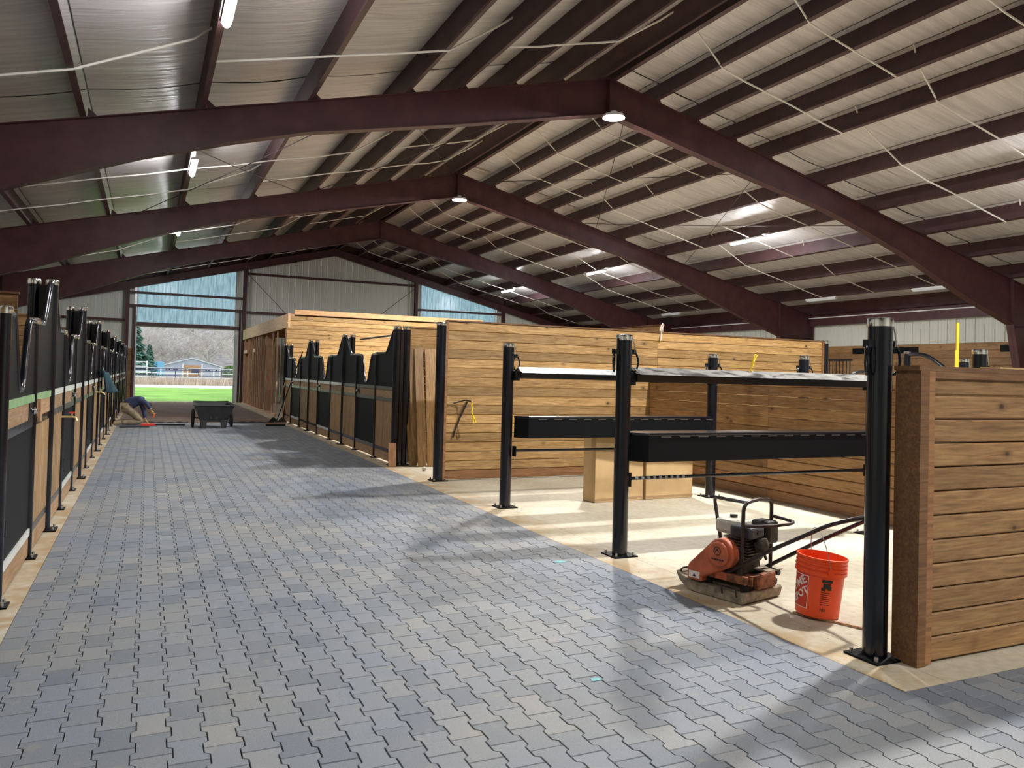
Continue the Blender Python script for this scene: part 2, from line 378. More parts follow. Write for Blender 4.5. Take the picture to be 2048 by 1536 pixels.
# dog-bone pavers
PW, PL, PE = (AX1-AX0)/31, .2135, .011
def paver_poly(left=True, right=True):
    w = PW/2; hb = PL/2-.0021; gp = .0021
    tb = [(-hb, 1), (-.0612, 1), (-.0456, -1), (.0456, -1), (.0612, 1), (hb, 1)]
    R = [(w+(PE*s if right else 0)-gp, y) for y, s in tb]
    Lp = [(-w-(PE*s if left else 0)+gp, y) for y, s in tb][::-1]
    return R+Lp
def add_paver(mb, poly, x, y, z):
    n = len(poly); c = .0022; cx = sum(p[0] for p in poly)/n
    top = [(x+p[0]-(c if p[0] > 0 else -c), y+p[1]-(c if p[1] > .08 else (-c if p[1] < -.08 else 0)), z) for p in poly]
    bot = [(x+p[0], y+p[1], z-.004) for p in poly]
    low = [(x+p[0], y+p[1], z-.03) for p in poly]
    mb.add(top+bot, [tuple(range(n))]+[(n+i, n+(i+1) % n, (i+1) % n, i) for i in range(n)])
    o = len(mb.v)-n
    mb.add(low, []); q = len(mb.v)-n
    mb.f += [(q+i, q+(i+1) % n, o+(i+1) % n, o+i) for i in range(n)]
polys = {k: paver_poly(k != 'L', k != 'R') for k in 'MLR'}
spots = []
for c in range(62):
    x = AX0+(c+.5)*PW
    if x > 12.2: break
    kind = 'L' if c == 0 else 'M'
    yo = 3.67 if c % 2 == 0 else 3.67+PL/2
    j0 = int((-5.8-yo)/PL); j1 = int((PY1-yo)/PL)+1
    for j in range(j0, j1):
        y = yo+j*PL+PL/2
        if y > PY1-PL*.3: continue
        if c > 30 and y > PYC+PL*.3: continue
        if c > 30 and y < -1.5: continue
        kk = 'R' if (c == 30 and y > PYC+.05) else kind
        spots.append((x, y, kk))
vis = []
for i, (x, y, k) in enumerate(spots):
    p = proj(x, y, 0)
    if p and -40 < p[0] < 2088 and p[1] < 1576: vis.append((p[2], i))
vis.sort(); near = {i for _, i in vis[:300]}
pm = {}
for k in 'MLR':
    mb = MB(); add_paver(mb, polys[k], 0, 0, 0); me = mb.mesh('paver'); me.materials.append(M['paver']); pm[k] = me
field = MB()
for i, (x, y, k) in enumerate(spots):
    z = random.uniform(-.0012, .0012)
    if x > AX1 and y+PL/2 > PYC-.004:
        ym = PYC-.004-y; add_paver(field, [(a, min(b, ym)) for a, b in polys['M']], x, y, z); continue
    if i in near: link('paver', pm[k], floor, loc=(x, y, z))
    else: add_paver(field, polys[k], x, y, z)
me = field.mesh('paver_field'); me.materials.append(M['paver']); stuff(link('paver_field', me, floor))
# torn black fabric strip at the end of the paving
for x0, x1, dy in ((-.7, 1.1, 0.), (2.0, 3.5, .12)):
    mb = MB(); n = 26
    for j in range(n+1):
        t = j/n; x = x0+(x1-x0)*t
        yy = PY1+.1+dy+.1*noise.noise((x*2, 0, 3)); w = .07+.05*noise.noise((x*3, 5, 0)); h = .03+.05*abs(noise.noise((x*4, 1, 9)))
        mb.add([(x, yy-w, -.02), (x, yy, -.02+h), (x, yy+w, -.025)], [])
    for j in range(n):
        a = j*3; mb.f += [(a, a+1, a+4, a+3), (a+1, a+2, a+5, a+4)]
    o = mb.build('ground_fabric', M['fabric_black'])
    tag(o, 'crumpled black fabric strip at the end of the paving, %s' % ('left half' if x0 < 0 else 'right half beside the cart'), 'fabric')

# ------------------------------------------------------------------ walls
def metal_strip(w):
    """ribbed strip 1 m high, w wide, x along wall, facing -y, real thickness"""
    r = .011; prof = [(-w/2, 0), (-w/2, -.004), (-w/2+.012, -.026), (-w/2+.03, -.026), (-w/2+.045, -.004)]
    prof += [(-.03, -.004), (-.022, -.009), (-.008, -.009), (0, -.004), (w*.3-.01, -.004), (w*.3-.003, -.009), (w*.3+.01, -.009), (w*.3+.018, -.004)]
    prof += [(w/2-.004, -.004), (w/2-.004, 0)]
    mb = MB().prism(prof, Kz, 0, 1); return mb
ms = metal_strip(.305).mesh('metal_panel'); fix(ms); ms.materials.append(M['metal_wall'])
wall_end = structure(empty('wall_end', (0, YE, 0)))
W1 = (RX-8.73, RX-4.52); W2 = (RX+4.52, RX+8.73); DOOR = (W1[0], 3.76); DH = 3.36
def strip(parent, x, z0, z1, rot=0, loc=None):
    o = link('metal_panel', ms, parent, loc=loc or (x, 0, z0)); o.scale = (1, 1, z1-z0); o.rotation_euler = (0, 0, rot); return o
x = XL+.15
while x < XR:
    top = rz(x)+PH+.0
    inw1 = W1[0] < x < W1[1]; inw2 = W2[0] < x < W2[1]
    if inw1: strip(wall_end, x, DH, 3.58)
    elif inw2: strip(wall_end, x, 0, 3.58)
    else: strip(wall_end, x, 0, top)
    x += .305
for i in range(17):
    b = link('wood_board', board_mesh(.42 if i else .42, .1385, .03, M['wood_wall_dark']), wall_end, loc=(-.72, -.06, .07+i*.1397))
for i, (x0, x1) in enumerate((W1, W2)):
    w = structure(empty('window_%d' % (i+1), (0, YE, 0)))
    n = 13; st = (x1-x0)/n
    for j in range(n):
        xa = x0+j*st; h = rz(xa+st/2)-.15-3.58
        prof = [(-st/2, -.002), (-st/2+.01, -.03), (-st/2+.035, -.03), (-st/2+.05, -.004), (-.03, -.004), (-.015, -.014), (.01, -.014), (.025, -.004), (st/2, -.004), (st/2, .004), (-st/2, .004)]
        mb = MB().prism(prof, Kz, 0, h); mb.build('translucent_sheet', M['translucent'], w, loc=(xa+st/2, 0, 3.58))
    mb = MB(); mb.box(x0-.03, x0, -.05, .02, 3.58, rz(x0)); mb.box(x1, x1+.03, -.05, .02, 3.58, rz(x1))
    mb.build('window_trim', M['white_trim'], w)
d1 = structure(empty('door_1', (0, YE, 0)))
MB().box(DOOR[0]-.06, DOOR[0]+.0, -.08, .1, 0, DH).build('door_jamb', M['white_trim'], d1)
MB().box(DOOR[1], DOOR[1]+.06, -.08, .1, 0, DH).build('door_jamb', M['white_trim'], d1)
MB().box(DOOR[0], DOOR[1], -.08, .1, DH, DH+.05).build('door_header', M['white_trim'], d1)
MB().box(DOOR[0], DOOR[1], -.15, .5, -.1, .005).build('sill', M['concrete'], d1)
for sd in (-1, 1):
    MB().prism([(RX, RZ-.22), (RX, RZ+PH+.02), (RX+sd*EAVE, rz(RX+EAVE)+PH+.02), (RX+sd*EAVE, rz(RX+EAVE)-.22)], Ky, -.06, -.035).build('rake_closure', M['primer_dark'], wall_end)
# girts, header, jamb steel
TR = [0]
def trim(x0, x1, y0, y1, z0, z1, mat='primer'):
    TR[0] += 1
    return structure(MB().box(x0, x1, y0, y1, z0, z1).build('trim_%d' % TR[0], M[mat]))
trim(-.91, 4.03, YE-.2, YE-.04, 4.83, 4.93); trim(-.91, 4.03, YE-.2, YE-.04, 4.24, 4.35)
trim(DOOR[0], DOOR[1]+.1, YE-.2, YE-.04, 3.42, 3.56)
trim(DOOR[0]-.15, DOOR[0]-.06, YE-.2, YE-.04, 0, 4.24); trim(DOOR[1]+.06, DOOR[1]+.15, YE-.2, YE-.04, 0, 4.24)
trim(-3.9, -.95, YE-.2, YE-.04, 3.58, 3.68); trim(4.03, 12.41, YE-.2, YE-.04, 6.03, 6.13); trim(4.03, 12.41, YE-.2, YE-.04, 4.2, 4.31)
trim(12.41, 17.35, YE-.2, YE-.04, 4.82, 4.92); trim(17.4, XR-.1, YE-.2, YE-.04, 3.58, 3.68)
# right wall
wall_right = structure(empty('wall_right', (XR, 0, 0)))
y = 4.0
while y < YE:
    strip(wall_right, 0, 2.95, 4.2, -PI/2, (0, y, 2.95)); y += .305
wb = board_mesh(4.2, .226, .03, M['wood_wall_dark'])
for i in range(13):
    for k in range(4): link('wood_board', wb, wall_right, loc=(-.02, 12.4+k*4.2+(i % 2)*1.3, .115+i*.2265), rot=(0, 0, PI/2))
MB().box(0, .05, YB, 10.2, 0, 4.1).build('wall_panel', M['metal_wall'], wall_right)
MB().box(.02, .06, YB, YE, 0, 4.2).build('sheathing', M['wood_wall_dark'], wall_right)
trim(XR-.2, XR-.03, 4, YE, 3.72, 4.0)
structure(MB().box(XR-.24, XR-.17, 4, YE-.1, 3.985, 4.02).build('trim_%d' % (TR[0]+1), M['white_trim'])); TR[0] += 1
wall_left = structure(MB().box(XL-.05, XL, YB, YE, 0, 4.1).build('wall_left', M['metal_wall']))
wall_back = structure(MB().prism([(XL, 0), (XR, 0), (XR, rz(XR)+.48), (RX, RZ+.48), (XL, rz(XL)+.48)], Ky, YB-.05, YB).build('wall_back', M['metal_wall']))

# ------------------------------------------------------------------ roof
ceiling = structure(empty('ceiling'))
PD = [.14, 1.14, 2.15, 3.16, 4.16, 5.83, 7.51, 9.19, 10.88, 12.56, 14.2]   # purlin distances from the ridge
bays = [YB]+[-3.48]+FR+[YE]
def purlin_mesh(length):
    mb = MB(); t = .006
    mb.box(-t/2, t/2, 0, length, 0, PH); mb.box(-.085, 0, 0, length, 0, t); mb.box(-.085, -.079, 0, length, 0, .025); mb.box(0, .085, 0, length, PH-t, PH)
    me = mb.mesh('purlin'); me.materials.append(M['primer_dark']); return me
pmesh = {}
for sd in (-1, 1):
    for b in range(len(bays)-1):
        y0, y1 = bays[b], bays[b+1]; Lb = round(y1-y0, 3)
        if Lb not in pmesh: pmesh[Lb] = purlin_mesh(Lb)
        for d in PD:
            o = link('purlin', pmesh[Lb], ceiling, loc=(RX+sd*d, y0, RZ-SL*d), rot=(0, sd*math.atan(SL), 0))
        if b == 0: continue
        for k in range(len(PD)-1):
            d0, d1_ = PD[k]+.01, PD[k+1]-.01; nx = 6; ny = 30; mb = MB(); sag = .05 if d1_-d0 > 1.2 else .025
            for jy in range(ny+1):
                yy = y0+.02+(Lb-.04)*jy/ny
                for ix in range(nx+1):
                    u = ix/nx; d = d0+(d1_-d0)*u; X = RX+sd*d
                    wr = .018*noise.noise((X*.9, yy*3.2+k*9, sd*4.)) + .012*noise.noise((X*.6+7, yy*9., 1.))
                    e = min(1, 4*u*(1-u)*1.6)
                    mb.v.append((X, yy, RZ-SL*d+PH-.02-sag*4*u*(1-u)+wr*e))
            for jy in range(ny):
                for ix in range(nx):
                    a = jy*(nx+1)+ix; mb.f.append((a, a+1, a+nx+2, a+nx+1) if sd < 0 else (a, a+nx+1, a+nx+2, a+1))
            me = mb.mesh('insulation_sheet'); me.materials.append(M['insul']); link('insulation_sheet', me, ceiling, smooth=True)
for sd in (-1, 1):
    mb = MB().prism([(RX, RZ+PH+.03), (RX, RZ+PH+.08), (RX+sd*(EAVE+.3), RZ+PH+.08-SL*(EAVE+.3)), (RX+sd*(EAVE+.3), RZ+PH+.03-SL*(EAVE+.3))], Ky, YB-.1, YE+.35)
    mb.build('roof_deck', M['metal_wall'], ceiling)
    MB().box(min(RX+sd*14.2, RX+sd*14.4), max(RX+sd*14.2, RX+sd*14.4), YB, YE, rz(RX+14.3)-.1, rz(RX+14.3)+PH+.1).build('eave_strut', M['primer'], ceiling)
# ridge gap closure strip
MB().box(RX-.12, RX+.12, YB, YE, RZ+PH-.06, RZ+PH-.03).build('ridge_strip', M['insul'], ceiling)
# white banding straps under the purlins
random.seed(11)
for b in range(1, len(bays)-1):
    y0, y1 = bays[b], bays[b+1]
    for q in (.25, .5, .75):
        if b == 1 and q < .7: continue
        for sd in (-1, 1):
            if random.random() < .06: continue
            yy = y0+(y1-y0)*q+random.uniform(-.08, .08)
            k = 0
            while k < len(PD)-2:
                seg = random.choice((3, 3, 4, 5)); e = min(k+seg, len(PD)-2)
                pts = []
                s0 = PD[k]+.25
                pts.append((RX+sd*(s0-.3), yy-.34, RZ-SL*(s0-.3)+PH-.04)); pts.append((RX+sd*(s0+.05), yy-.18, RZ-SL*(s0+.05)+PH*.55))
                for w in range(k+1, e+1):
                    pts.append((RX+sd*PD[w], yy+random.uniform(-.02, .02), RZ-SL*PD[w]-.006))
                    if w < e:
                        dm = (PD[w]+PD[w+1])/2; pts.append((RX+sd*dm, yy, RZ-SL*dm-.006-random.uniform(.0, .03)))
                MB().tube(pts, .017 if b < 3 else .014, 6).build('strap', M['strap'], ceiling, smooth=True)
                k = e
# rod bracing below the purlins
ROD = ['left slope by the ridge, running away from the peak', 'left slope by the ridge, running towards the peak', 'left slope by the tube lights, running outward',
       'left slope by the tube lights, running inward', 'right slope by the ridge, running away from the peak', 'right slope by the ridge, running towards the peak',
       'right slope by the tube lights, running outward', 'right slope by the tube lights, running inward']
def rodthing(pts, r, label, grp='diagonal brace rods under the roof'):
    o = MB().tube(pts, r, 6).build('brace_rod', M['rod']); tag(o, label, 'rod', grp); return o
for i, (xa, xb) in enumerate(((8.1, 3.9), (3.9, 8.1), (3.7, -.4), (-.4, 3.7), (8.8, 13.0), (13.0, 8.8), (12.4, 16.5), (16.5, 12.4))):
    rodthing([(xa, 13.6, rz(xa, .06)), ((xa+xb)/2, 17.8, rz((xa+xb)/2, .10)), (xb, 22.0, rz(xb, .06))], .009,
             'thin roof brace rod, ' + ROD[i], 'roof brace rods on the %s slope' % ('left' if i < 4 else 'right'))
o = rodthing([(4.15, YE-.25, 6.05), (6.4, YE-.25, 3.8)], .014, 'dark diagonal brace rod on the end wall, left one, beside the door column', None)
o = rodthing([(12.3, YE-.25, 5.9), (10.1, YE-.25, 4.1)], .014, 'dark diagonal brace rod on the end wall, right one, beside the right light panel', None)

# ------------------------------------------------------------------ steel frames
DEP = [(0, .73), (3.2, .66), (5.9, .55), (7.1, .60), (8.4, .70), (10.9, 1.06), (12.65, 1.20)]
def rafter(sd):
    top = [(d, RZ-SL*d-.005) for d, _ in DEP]; bot = [(d, RZ-SL*d-h) for d, h in DEP]
    kn = [(14.25, RZ-SL*14.25-.005)]; kb = [(14.25, 3.28)]
    mb = MB()
    poly = [(RX+sd*d, z) for d, z in bot+kb+kn[::1]+top[::-1]]
    if sd < 0: poly = poly[::-1]
    mb.prism(poly, Ky, -.006, .006)
    def flange(path, th):
        for (a, za), (b_, zb) in zip(path[:-1], path[1:]):
            mb.prism([(RX+sd*a, za), (RX+sd*b_, zb), (RX+sd*b_, zb+th), (RX+sd*a, za+th)], Ky, -.105, .105)
    flange(top+kn, -.014); flange(bot, .014)
    return mb
def frame(y, label):
    r = empty('steel_frame', (0, y, 0))
    tag(r, label, 'steel frame', 'tapered steel portal frames')
    for sd in (-1, 1):
        rafter(sd).build('rafter', M['primer'], r)
        mb = MB(); xi, xo = RX+sd*12.65, RX+sd*14.25; xb = RX+sd*13.5
        mb.prism([(xb, 0), (xo, 0), (xo, 3.28), (xi, 3.28)], Ky, -.006, .006)
        mb.prism([(xb, 0), (xi, 3.28), (xi+sd*.014, 3.28), (xb+sd*.014, 0)], Ky, -.105, .105)
        mb.box(min(xo, xo-sd*.014), max(xo, xo-sd*.014), -.105, .105, 0, 3.3+.6)
        mb.box(min(xi, xo), max(xi, xo), -.105, .105, 3.27, 3.295)
        mb.box(xi-.008, xi+.008, -.105, .105, 3.28, RZ-SL*12.65-.02)
        mb.build('column', M['primer'], r)
        cl = MB()
        for d in PD[1:-1]:
            X = RX+sd*d; z = RZ-SL*d
            cl.prism([(X+.01, z-.005), (X+.16, z-.005-SL*.15*sd), (X+.02, z+.15)], Ky, -.05, -.042)
        stuff(cl.build('purlin_clips', M['primer_dark'], r))
    mb = MB(); mb.box(RX-.012, RX+.012, -.105, .105, RZ-.75, RZ-.01); mb.build('ridge_plate', M['primer'], r)
    return r
frame(-3.48, 'dark red portal frame behind the camera, out of the picture')
frame(FR[0], 'dark red portal frame nearest the camera, over the right wash bay')
frame(FR[1], 'large dark red steel frame crossing the upper picture, with the near high bay lamp')
frame(FR[2], 'dark red steel frame with the far high bay lamp at its peak')
frame(FR[3], 'farthest full dark red steel frame, smallest arch before the end wall')
r = empty('end_frame', (0, YE-.25, 0)); tag(r, 'dark red end wall frame with four thin columns around the big door', 'steel frame')
for sd in (-1, 1):
    mb = MB()
    mb.prism([(RX, RZ-.005), (RX, RZ-.35), (RX+sd*14.2, RZ-.35-SL*14.2), (RX+sd*14.2, RZ-.005-SL*14.2)], Ky, -.006, .006)
    for zo in (-.014, -.35): mb.prism([(RX, RZ+zo), (RX, RZ+zo+.014), (RX+sd*14.2, RZ+zo+.014-SL*14.2), (RX+sd*14.2, RZ+zo-SL*14.2)], Ky, -.09, .09)
    mb.build('rafter', M['primer'], r)
for xc in (-.91, 4.03, 12.41, 17.35):
    mb = MB(); h = rz(xc)-.34; mb.box(xc-.006, xc+.006, -.1, .1, 0, h); mb.box(xc-.075, xc+.075, -.1, -.088, 0, h); mb.box(xc-.075, xc+.075, .088, .1, 0, h)
    mb.build('column', M['primer'], r)

# ------------------------------------------------------------------ lamps
def tube_lamp(x, yc, lit, label, L=1.32, grp=None):
    z = rz(x); r = empty('tube_light', (x, yc, z)); tag(r, label, 'lamp', grp)
    MB().box(-.06, .06, -L/2, L/2, -.045, 0).build('housing', M['lamp_body'], r)
    pts = [(0, -L/2+.02, -.06), (0, L/2-.02, -.06)]
    MB().tube(pts, .045, 10).build('diffuser', M['tube_on' if lit else 'tube_off'], r, smooth=True)
    return r
for yc, w in ((.85, 'nearest, above the camera'), (9.3, 'nearest in view, cut by the top edge'), (17.45, 'second in view'), (25.9, 'third in view'), (34.5, 'farthest, above the big door')):
    tube_lamp(.72, yc, True, 'lit white tube light of the left row, '+w, grp='lit tube lights on the left slope')
for yc, w in ((.85, 'beside the camera'), (9.2, 'cut by the right edge'), (18.0, 'largest whole one'), (26.5, 'middle one'), (34.8, 'farthest and smallest')):
    tube_lamp(15.73, yc, True, 'lit white tube light of the right row, '+w, grp='lit tube lights on the right slope')
for yc, w in ((15.8, 'right one, against the nearest frame'), (20.0, 'middle one above the wooden wall end'), (28.5, 'farthest, above the wooden wall')):
    tube_lamp(20.78, yc, False, 'unlit pale tube light near the right eave, '+w, grp='unlit tube lights near the right eave')
def highbay(y, label):
    z = 6.78; r = empty('high_bay_light', (RX, y, z)); tag(r, label, 'lamp', 'round high bay lamps at the ridge')
    MB().lathe([(.0, .10), (.06, .10), (.07, .05), (.2, .03), (.225, -.03), (.215, -.03), (.205, .0), (0, .005)], 28).build('housing', M['lamp_body'], r, smooth=True)
    MB().lathe([(.195, -.004), (.19, -.018), (.12, -.026), (.002, -.03)], 24).build('lens', M['highbay'], r, smooth=True)
highbay(FR[0], 'round high bay lamp over the near wash bay, outside the top of the picture')
highbay(-3.48, 'added unseen fill lamp at the ridge behind the camera')  # unseen fill lamp, added to brighten the near partition and floor
highbay(FR[1]-.25, 'brightest round high bay lamp under the nearest visible frame peak')
highbay(FR[2]-.25, 'smaller round high bay lamp under the second frame peak')
# ------------------------------------------------------------------ wooden walls of single boards
random.seed(21)
bcache = {}
def bmesh_for(L, h, t, mat):
    k = (round(L, 2), h, t, mat)
    if k not in bcache: bcache[k] = board_mesh(L, h-.0045, t, M[mat])
    return bcache[k]
BH = .1397
def wood_wall(name, label, cat, axis, pos, a0, a1, splits, rows, mat, base='wood_trim', t=.09, h=BH, group=None, base_rows=1, caps=True, endcap=(True, True)):
    """axis 'X': wall runs along x at y=pos; axis 'Y': runs along y at x=pos. Boards stacked from the floor."""
    c = (a0+a1)/2; rot = 0 if axis == 'X' else PI/2
    loc = (c, pos, 0) if axis == 'X' else (pos, c, 0)
    r = empty(name, loc, rot); tag(r, label, cat, group)
    cuts = [a0]+list(splits)+[a1]
    for i in range(rows):
        mt = base if i < base_rows and base else mat
        for x0, x1 in zip(cuts[:-1], cuts[1:]):
            L_ = x1-x0-.004
            o = link('board', bmesh_for(L_, h, t-.004, mt), r, loc=((x0+x1)/2-c, random.uniform(-.0015, .0015), .012+h*(i+.5)))
    H_ = .012+rows*h
    if caps: MB().box(a0-c-.01, a1-c+.01, -t/2-.012, t/2+.012, H_, H_+.022).build('top_cap', M[base or mat], r)
    if endcap[0]: MB().box(a0-c-.045, a0-c-.001, -t/2-.02, t/2+.02, 0, H_).build('end_trim', M['wood_trim'], r)
    if endcap[1]: MB().box(a1-c+.001, a1-c+.045, -t/2-.02, t/2+.02, 0, H_).build('end_trim', M['wood_trim'], r)
    return r
wood_wall('plank_wall', 'tall plank wall at the far side of the wash bays, yellow twine on it', 'wooden wall', 'X', 11.17, 4.07, 11.6, (7.85,), 17, 'wood_wall')
wood_wall('plank_wall', 'low stained plank wall at the back of the wash bays behind the low bars', 'wooden wall', 'Y', 7.74, 3.25, 11.10, (5.6, 8.3), 11, 'wood_wall_dark', base_rows=2, endcap=(False, False))
w_near = wood_wall('plank_partition', 'brown stained plank partition cut by the right edge, beside the tall post', 'wooden wall', 'X', 3.19, 4.075, 7.65, (), 12, 'wood_wall_dark', base=None, t=.13, caps=False, endcap=(False, False))
mb = MB(); cx = (4.075+7.65)/2
MB().box(3.99-cx, 7.66-cx, -.085, .085, .012+12*BH, .04+12*BH).build('top_cap', M['wood_trim'], w_near)
MB().box(4.005-cx, 4.075-cx, -.085, .085, 0, .012+12*BH).build('end_board', M['wood_trim'], w_near)
MB().box(4.075-cx, 4.125-cx, -.083, -.064, .01, .012+12*BH).build('edge_strip', M['wood_trim'], w_near)
MB().box(4.125-cx, 7.6-cx, -.083, -.064, 12*BH-.03, .012+12*BH).build('edge_strip', M['wood_trim'], w_near)
o = MB().box(4.75, 6.1, 3.14, 3.27, .012+12*BH+.030, .012+12*BH+.040).build('cardboard_sheet', M['cardboard'], rot=None); tag(o, 'flat brown cardboard sheet lying on top of the near right partition', 'cardboard')
wood_wall('plank_wall', 'plank wall behind the leaning planks at the near end of the right stalls', 'wooden wall', 'X', 13.38, 4.07, 9.6, (6.8,), 17, 'wood_wall', endcap=(False, True))
wood_wall('plank_wall', 'plank partition running away behind the far wash bay wall, only its top in view', 'wooden wall', 'Y', 8.05, 11.3, 13.3, (), 18, 'wood_wall', endcap=(False, False))
wood_wall('plank_wall', 'tall plank wall of the tack room facing the camera behind the right stalls', 'wooden wall', 'X', 25.35, 3.9, 10.9, (7.4,), 23, 'wood_wall', base=None, caps=False, endcap=(False, False), h=.1425)
for i, T in enumerate((4.87, 8.75, 12.63, 16.51, 20.39)):
    wood_wall('stall_partition', 'brown plank partition behind the %s tall post of the left stalls' % (['hidden nearest', 'nearest visible', 'second visible', 'third visible', 'fourth visible'][i]),
              'wooden wall', 'X', T, -5.9, -1.14, (-3.5,), 16, 'wood_wall_dark', t=.05, group='partitions between the left stalls', endcap=(False, False))

# tack room: roof plate, header and open stud framing beside the aisle
r = empty('tack_room_frame', (4.0, 31.5, 0)); tag(r, 'open raw timber stud framing of the tack room beside the big door', 'timber frame')
def rb(x0, x1, y0, y1, z0, z1, mat, name): return MB().box(x0-4, x1-4, y0-31.5, y1-31.5, z0, z1).build(name, M[mat], r)
rb(3.93, 4.0, 25.30, 38.2, 2.92, 3.36, 'wood_beam', 'header_board'); rb(4.0, 4.15, 25.45, 38.2, 3.28, 3.34, 'wood_stud', 'top_plate')
rb(3.96, 4.12, 28.9, 38.2, 0, .045, 'wood_stud', 'bottom_plate')
for yy in (38.1, 37.6, 36.3, 35.9, 34.7, 34.2, 33.5, 32.9, 32.4, 31.9): rb(3.97, 4.11, yy-.03, yy+.03, .045, 3.28, 'wood_stud', 'stud')
for yy in (28.8, 27.75, 25.95): rb(3.97, 4.01, yy-.045, yy+.045, 0, 3.28, 'wood_stud', 'stud')
rb(3.93, 4.15, 36.35, 37.55, 2.28, 2.42, 'wood_beam', 'lintel'); rb(3.93, 4.15, 33.55, 34.15, 2.28, 2.42, 'wood_beam', 'lintel')
for k in range(4): rb(4.0, 4.32, 30.7-.02, 30.7+.02, .05+k*.8, .84+k*.8, 'wood_stud', 'sheathing_board')
rb(7.5, 7.55, 25.45, 38.2, 0, 3.3, 'wood_wall_dark', 'back_sheathing')
rb(4.0, 10.9, 25.45, 38.2, 3.345, 3.365, 'wood_stud', 'roof_deck'); rb(10.86, 10.9, 25.45, 38.2, 0, 3.3, 'wood_stud', 'side_sheathing')  # unseen roof cover added to keep light out of the tack room
for yy in (26.5, 27.8, 29.1, 30.4, 31.7, 33, 34.3, 35.6, 36.9): rb(4.12, 7.5, yy-.025, yy+.025, 3.04, 3.27, 'wood_stud', 'joist')
o = MB().box(4.28, 10.9, 26.2, 26.26, 3.05, 3.56).build('roof_beam', M['wood_plate']); tag(o, 'long raw timber board set back on top of the tack room wall', 'beam')
MB().box(4.28, 10.9, 26.26, 30.5, 3.28, 3.34).build('deck', M['wood_plate'], o)
# things inside the tack room
pts = [(4.45+.0*i, 26.9+.42*math.cos(i*.5), 1.45+.42*math.sin(i*.5)+.004*i) for i in range(26)]
o = MB().tube(pts, .03, 6).build('hose_coil', M['hose'], smooth=True); tag(o, 'coiled black hose hanging just inside the open tack room framing', 'hose')
mb = MB().lathe([(0, 0), (.13, 0), (.15, .03), (.15, .3), (.1, .4), (.04, .42), (.04, .47), (0, .47)], 14); o = mb.build('fuel_can', M['dark_red'], smooth=True, loc=(4.75, 29.9, 0)); tag(o, 'dark red can on the floor inside the tack room framing', 'can')

# ------------------------------------------------------------------ stalls
def post(name, label, x, y, h, r, sd=-1, group=None, cat='post', parent=None, plate=.11, double=0., rings=0, loc_only=False):
    o = empty(name, (x, y, 0))
    if label: tag(o, label, cat, group)
    mb = MB().cyl((0, 0, .012), (0, 0, h-.05), r, 20); mb.build('shaft', M['black'], o, smooth=True)
    MB().lathe([(r*.98, h-.055), (r+.004, h-.055), (r+.006, h-.03), (r+.004, h-.006), (r*.7, h), (0, h+.002)], 20).build('cap', M['chrome'], o, smooth=True)
    if double:
        MB().cyl((double, 0, .012), (double, 0, h-.05), r, 20).build('shaft', M['black'], o, smooth=True)
        MB().lathe([(r*.98, h-.055), (r+.004, h-.055), (r+.006, h-.03), (r+.004, h-.006), (r*.7, h), (0, h+.002)], 20, (double, 0, 0)).build('cap', M['chrome'], o, smooth=True)
    if double: MB().box(min(0, double), max(0, double), -.03, .03, .02, h-.06).build('infill_plate', M['black'], o)
    MB().box(-plate, plate+max(double, 0), -plate, plate, 0, .012).build('base_plate', M['black_matte'], o) if double >= 0 else MB().box(-plate+double, plate, -plate, plate, 0, .012).build('base_plate', M['black_matte'], o)
    q = plate-.03
    for sx, sy in ((-q, -q), (q, -q), (q, q), (-q, q)):
        MB().cyl((sx, sy, .012), (sx, sy, .04), .011, 6).build('bolt', M['steel'], o)
    for k in range(rings):
        a = (PI*.0 if k == 0 else PI) + .0; cx, cy = math.cos(a)*(r+.02), math.sin(a)*(r+.02)-.0
        z0 = h-.25; pts = []
        for j in range(16):
            t = 2*PI*j/16; px, pz = .052*math.cos(t), .088*math.sin(t)
            pts.append((math.cos(a)*(r+.004+.034)+math.cos(a)*px*.5, math.sin(a)*(r+.05)-px*.6, z0+pz))
        MB().tube(pts, .0095, 6, closed=True).build('tie_ring', M['black'], o, smooth=True)
        MB().box(min(math.cos(a)*r*.9, math.cos(a)*(r+.05)), max(math.cos(a)*r*.9, math.cos(a)*(r+.05)), -.02, .02, z0+.07, z0+.115).build('ring_bracket', M['black'], o)
    if rings:
        pts = [(r+.008, -.02, h-.03), (r+.02, -.03, h-.09), (r+.028, -.03, h-.14), (r+.03, -.025, h-.17)]
        MB().tube(pts, .005, 5).build('chain', M['steel'], o, smooth=True)
    return o
def sm(t): t = max(0, min(1, t)); return t*t*(3-2*t)
RXP = {}
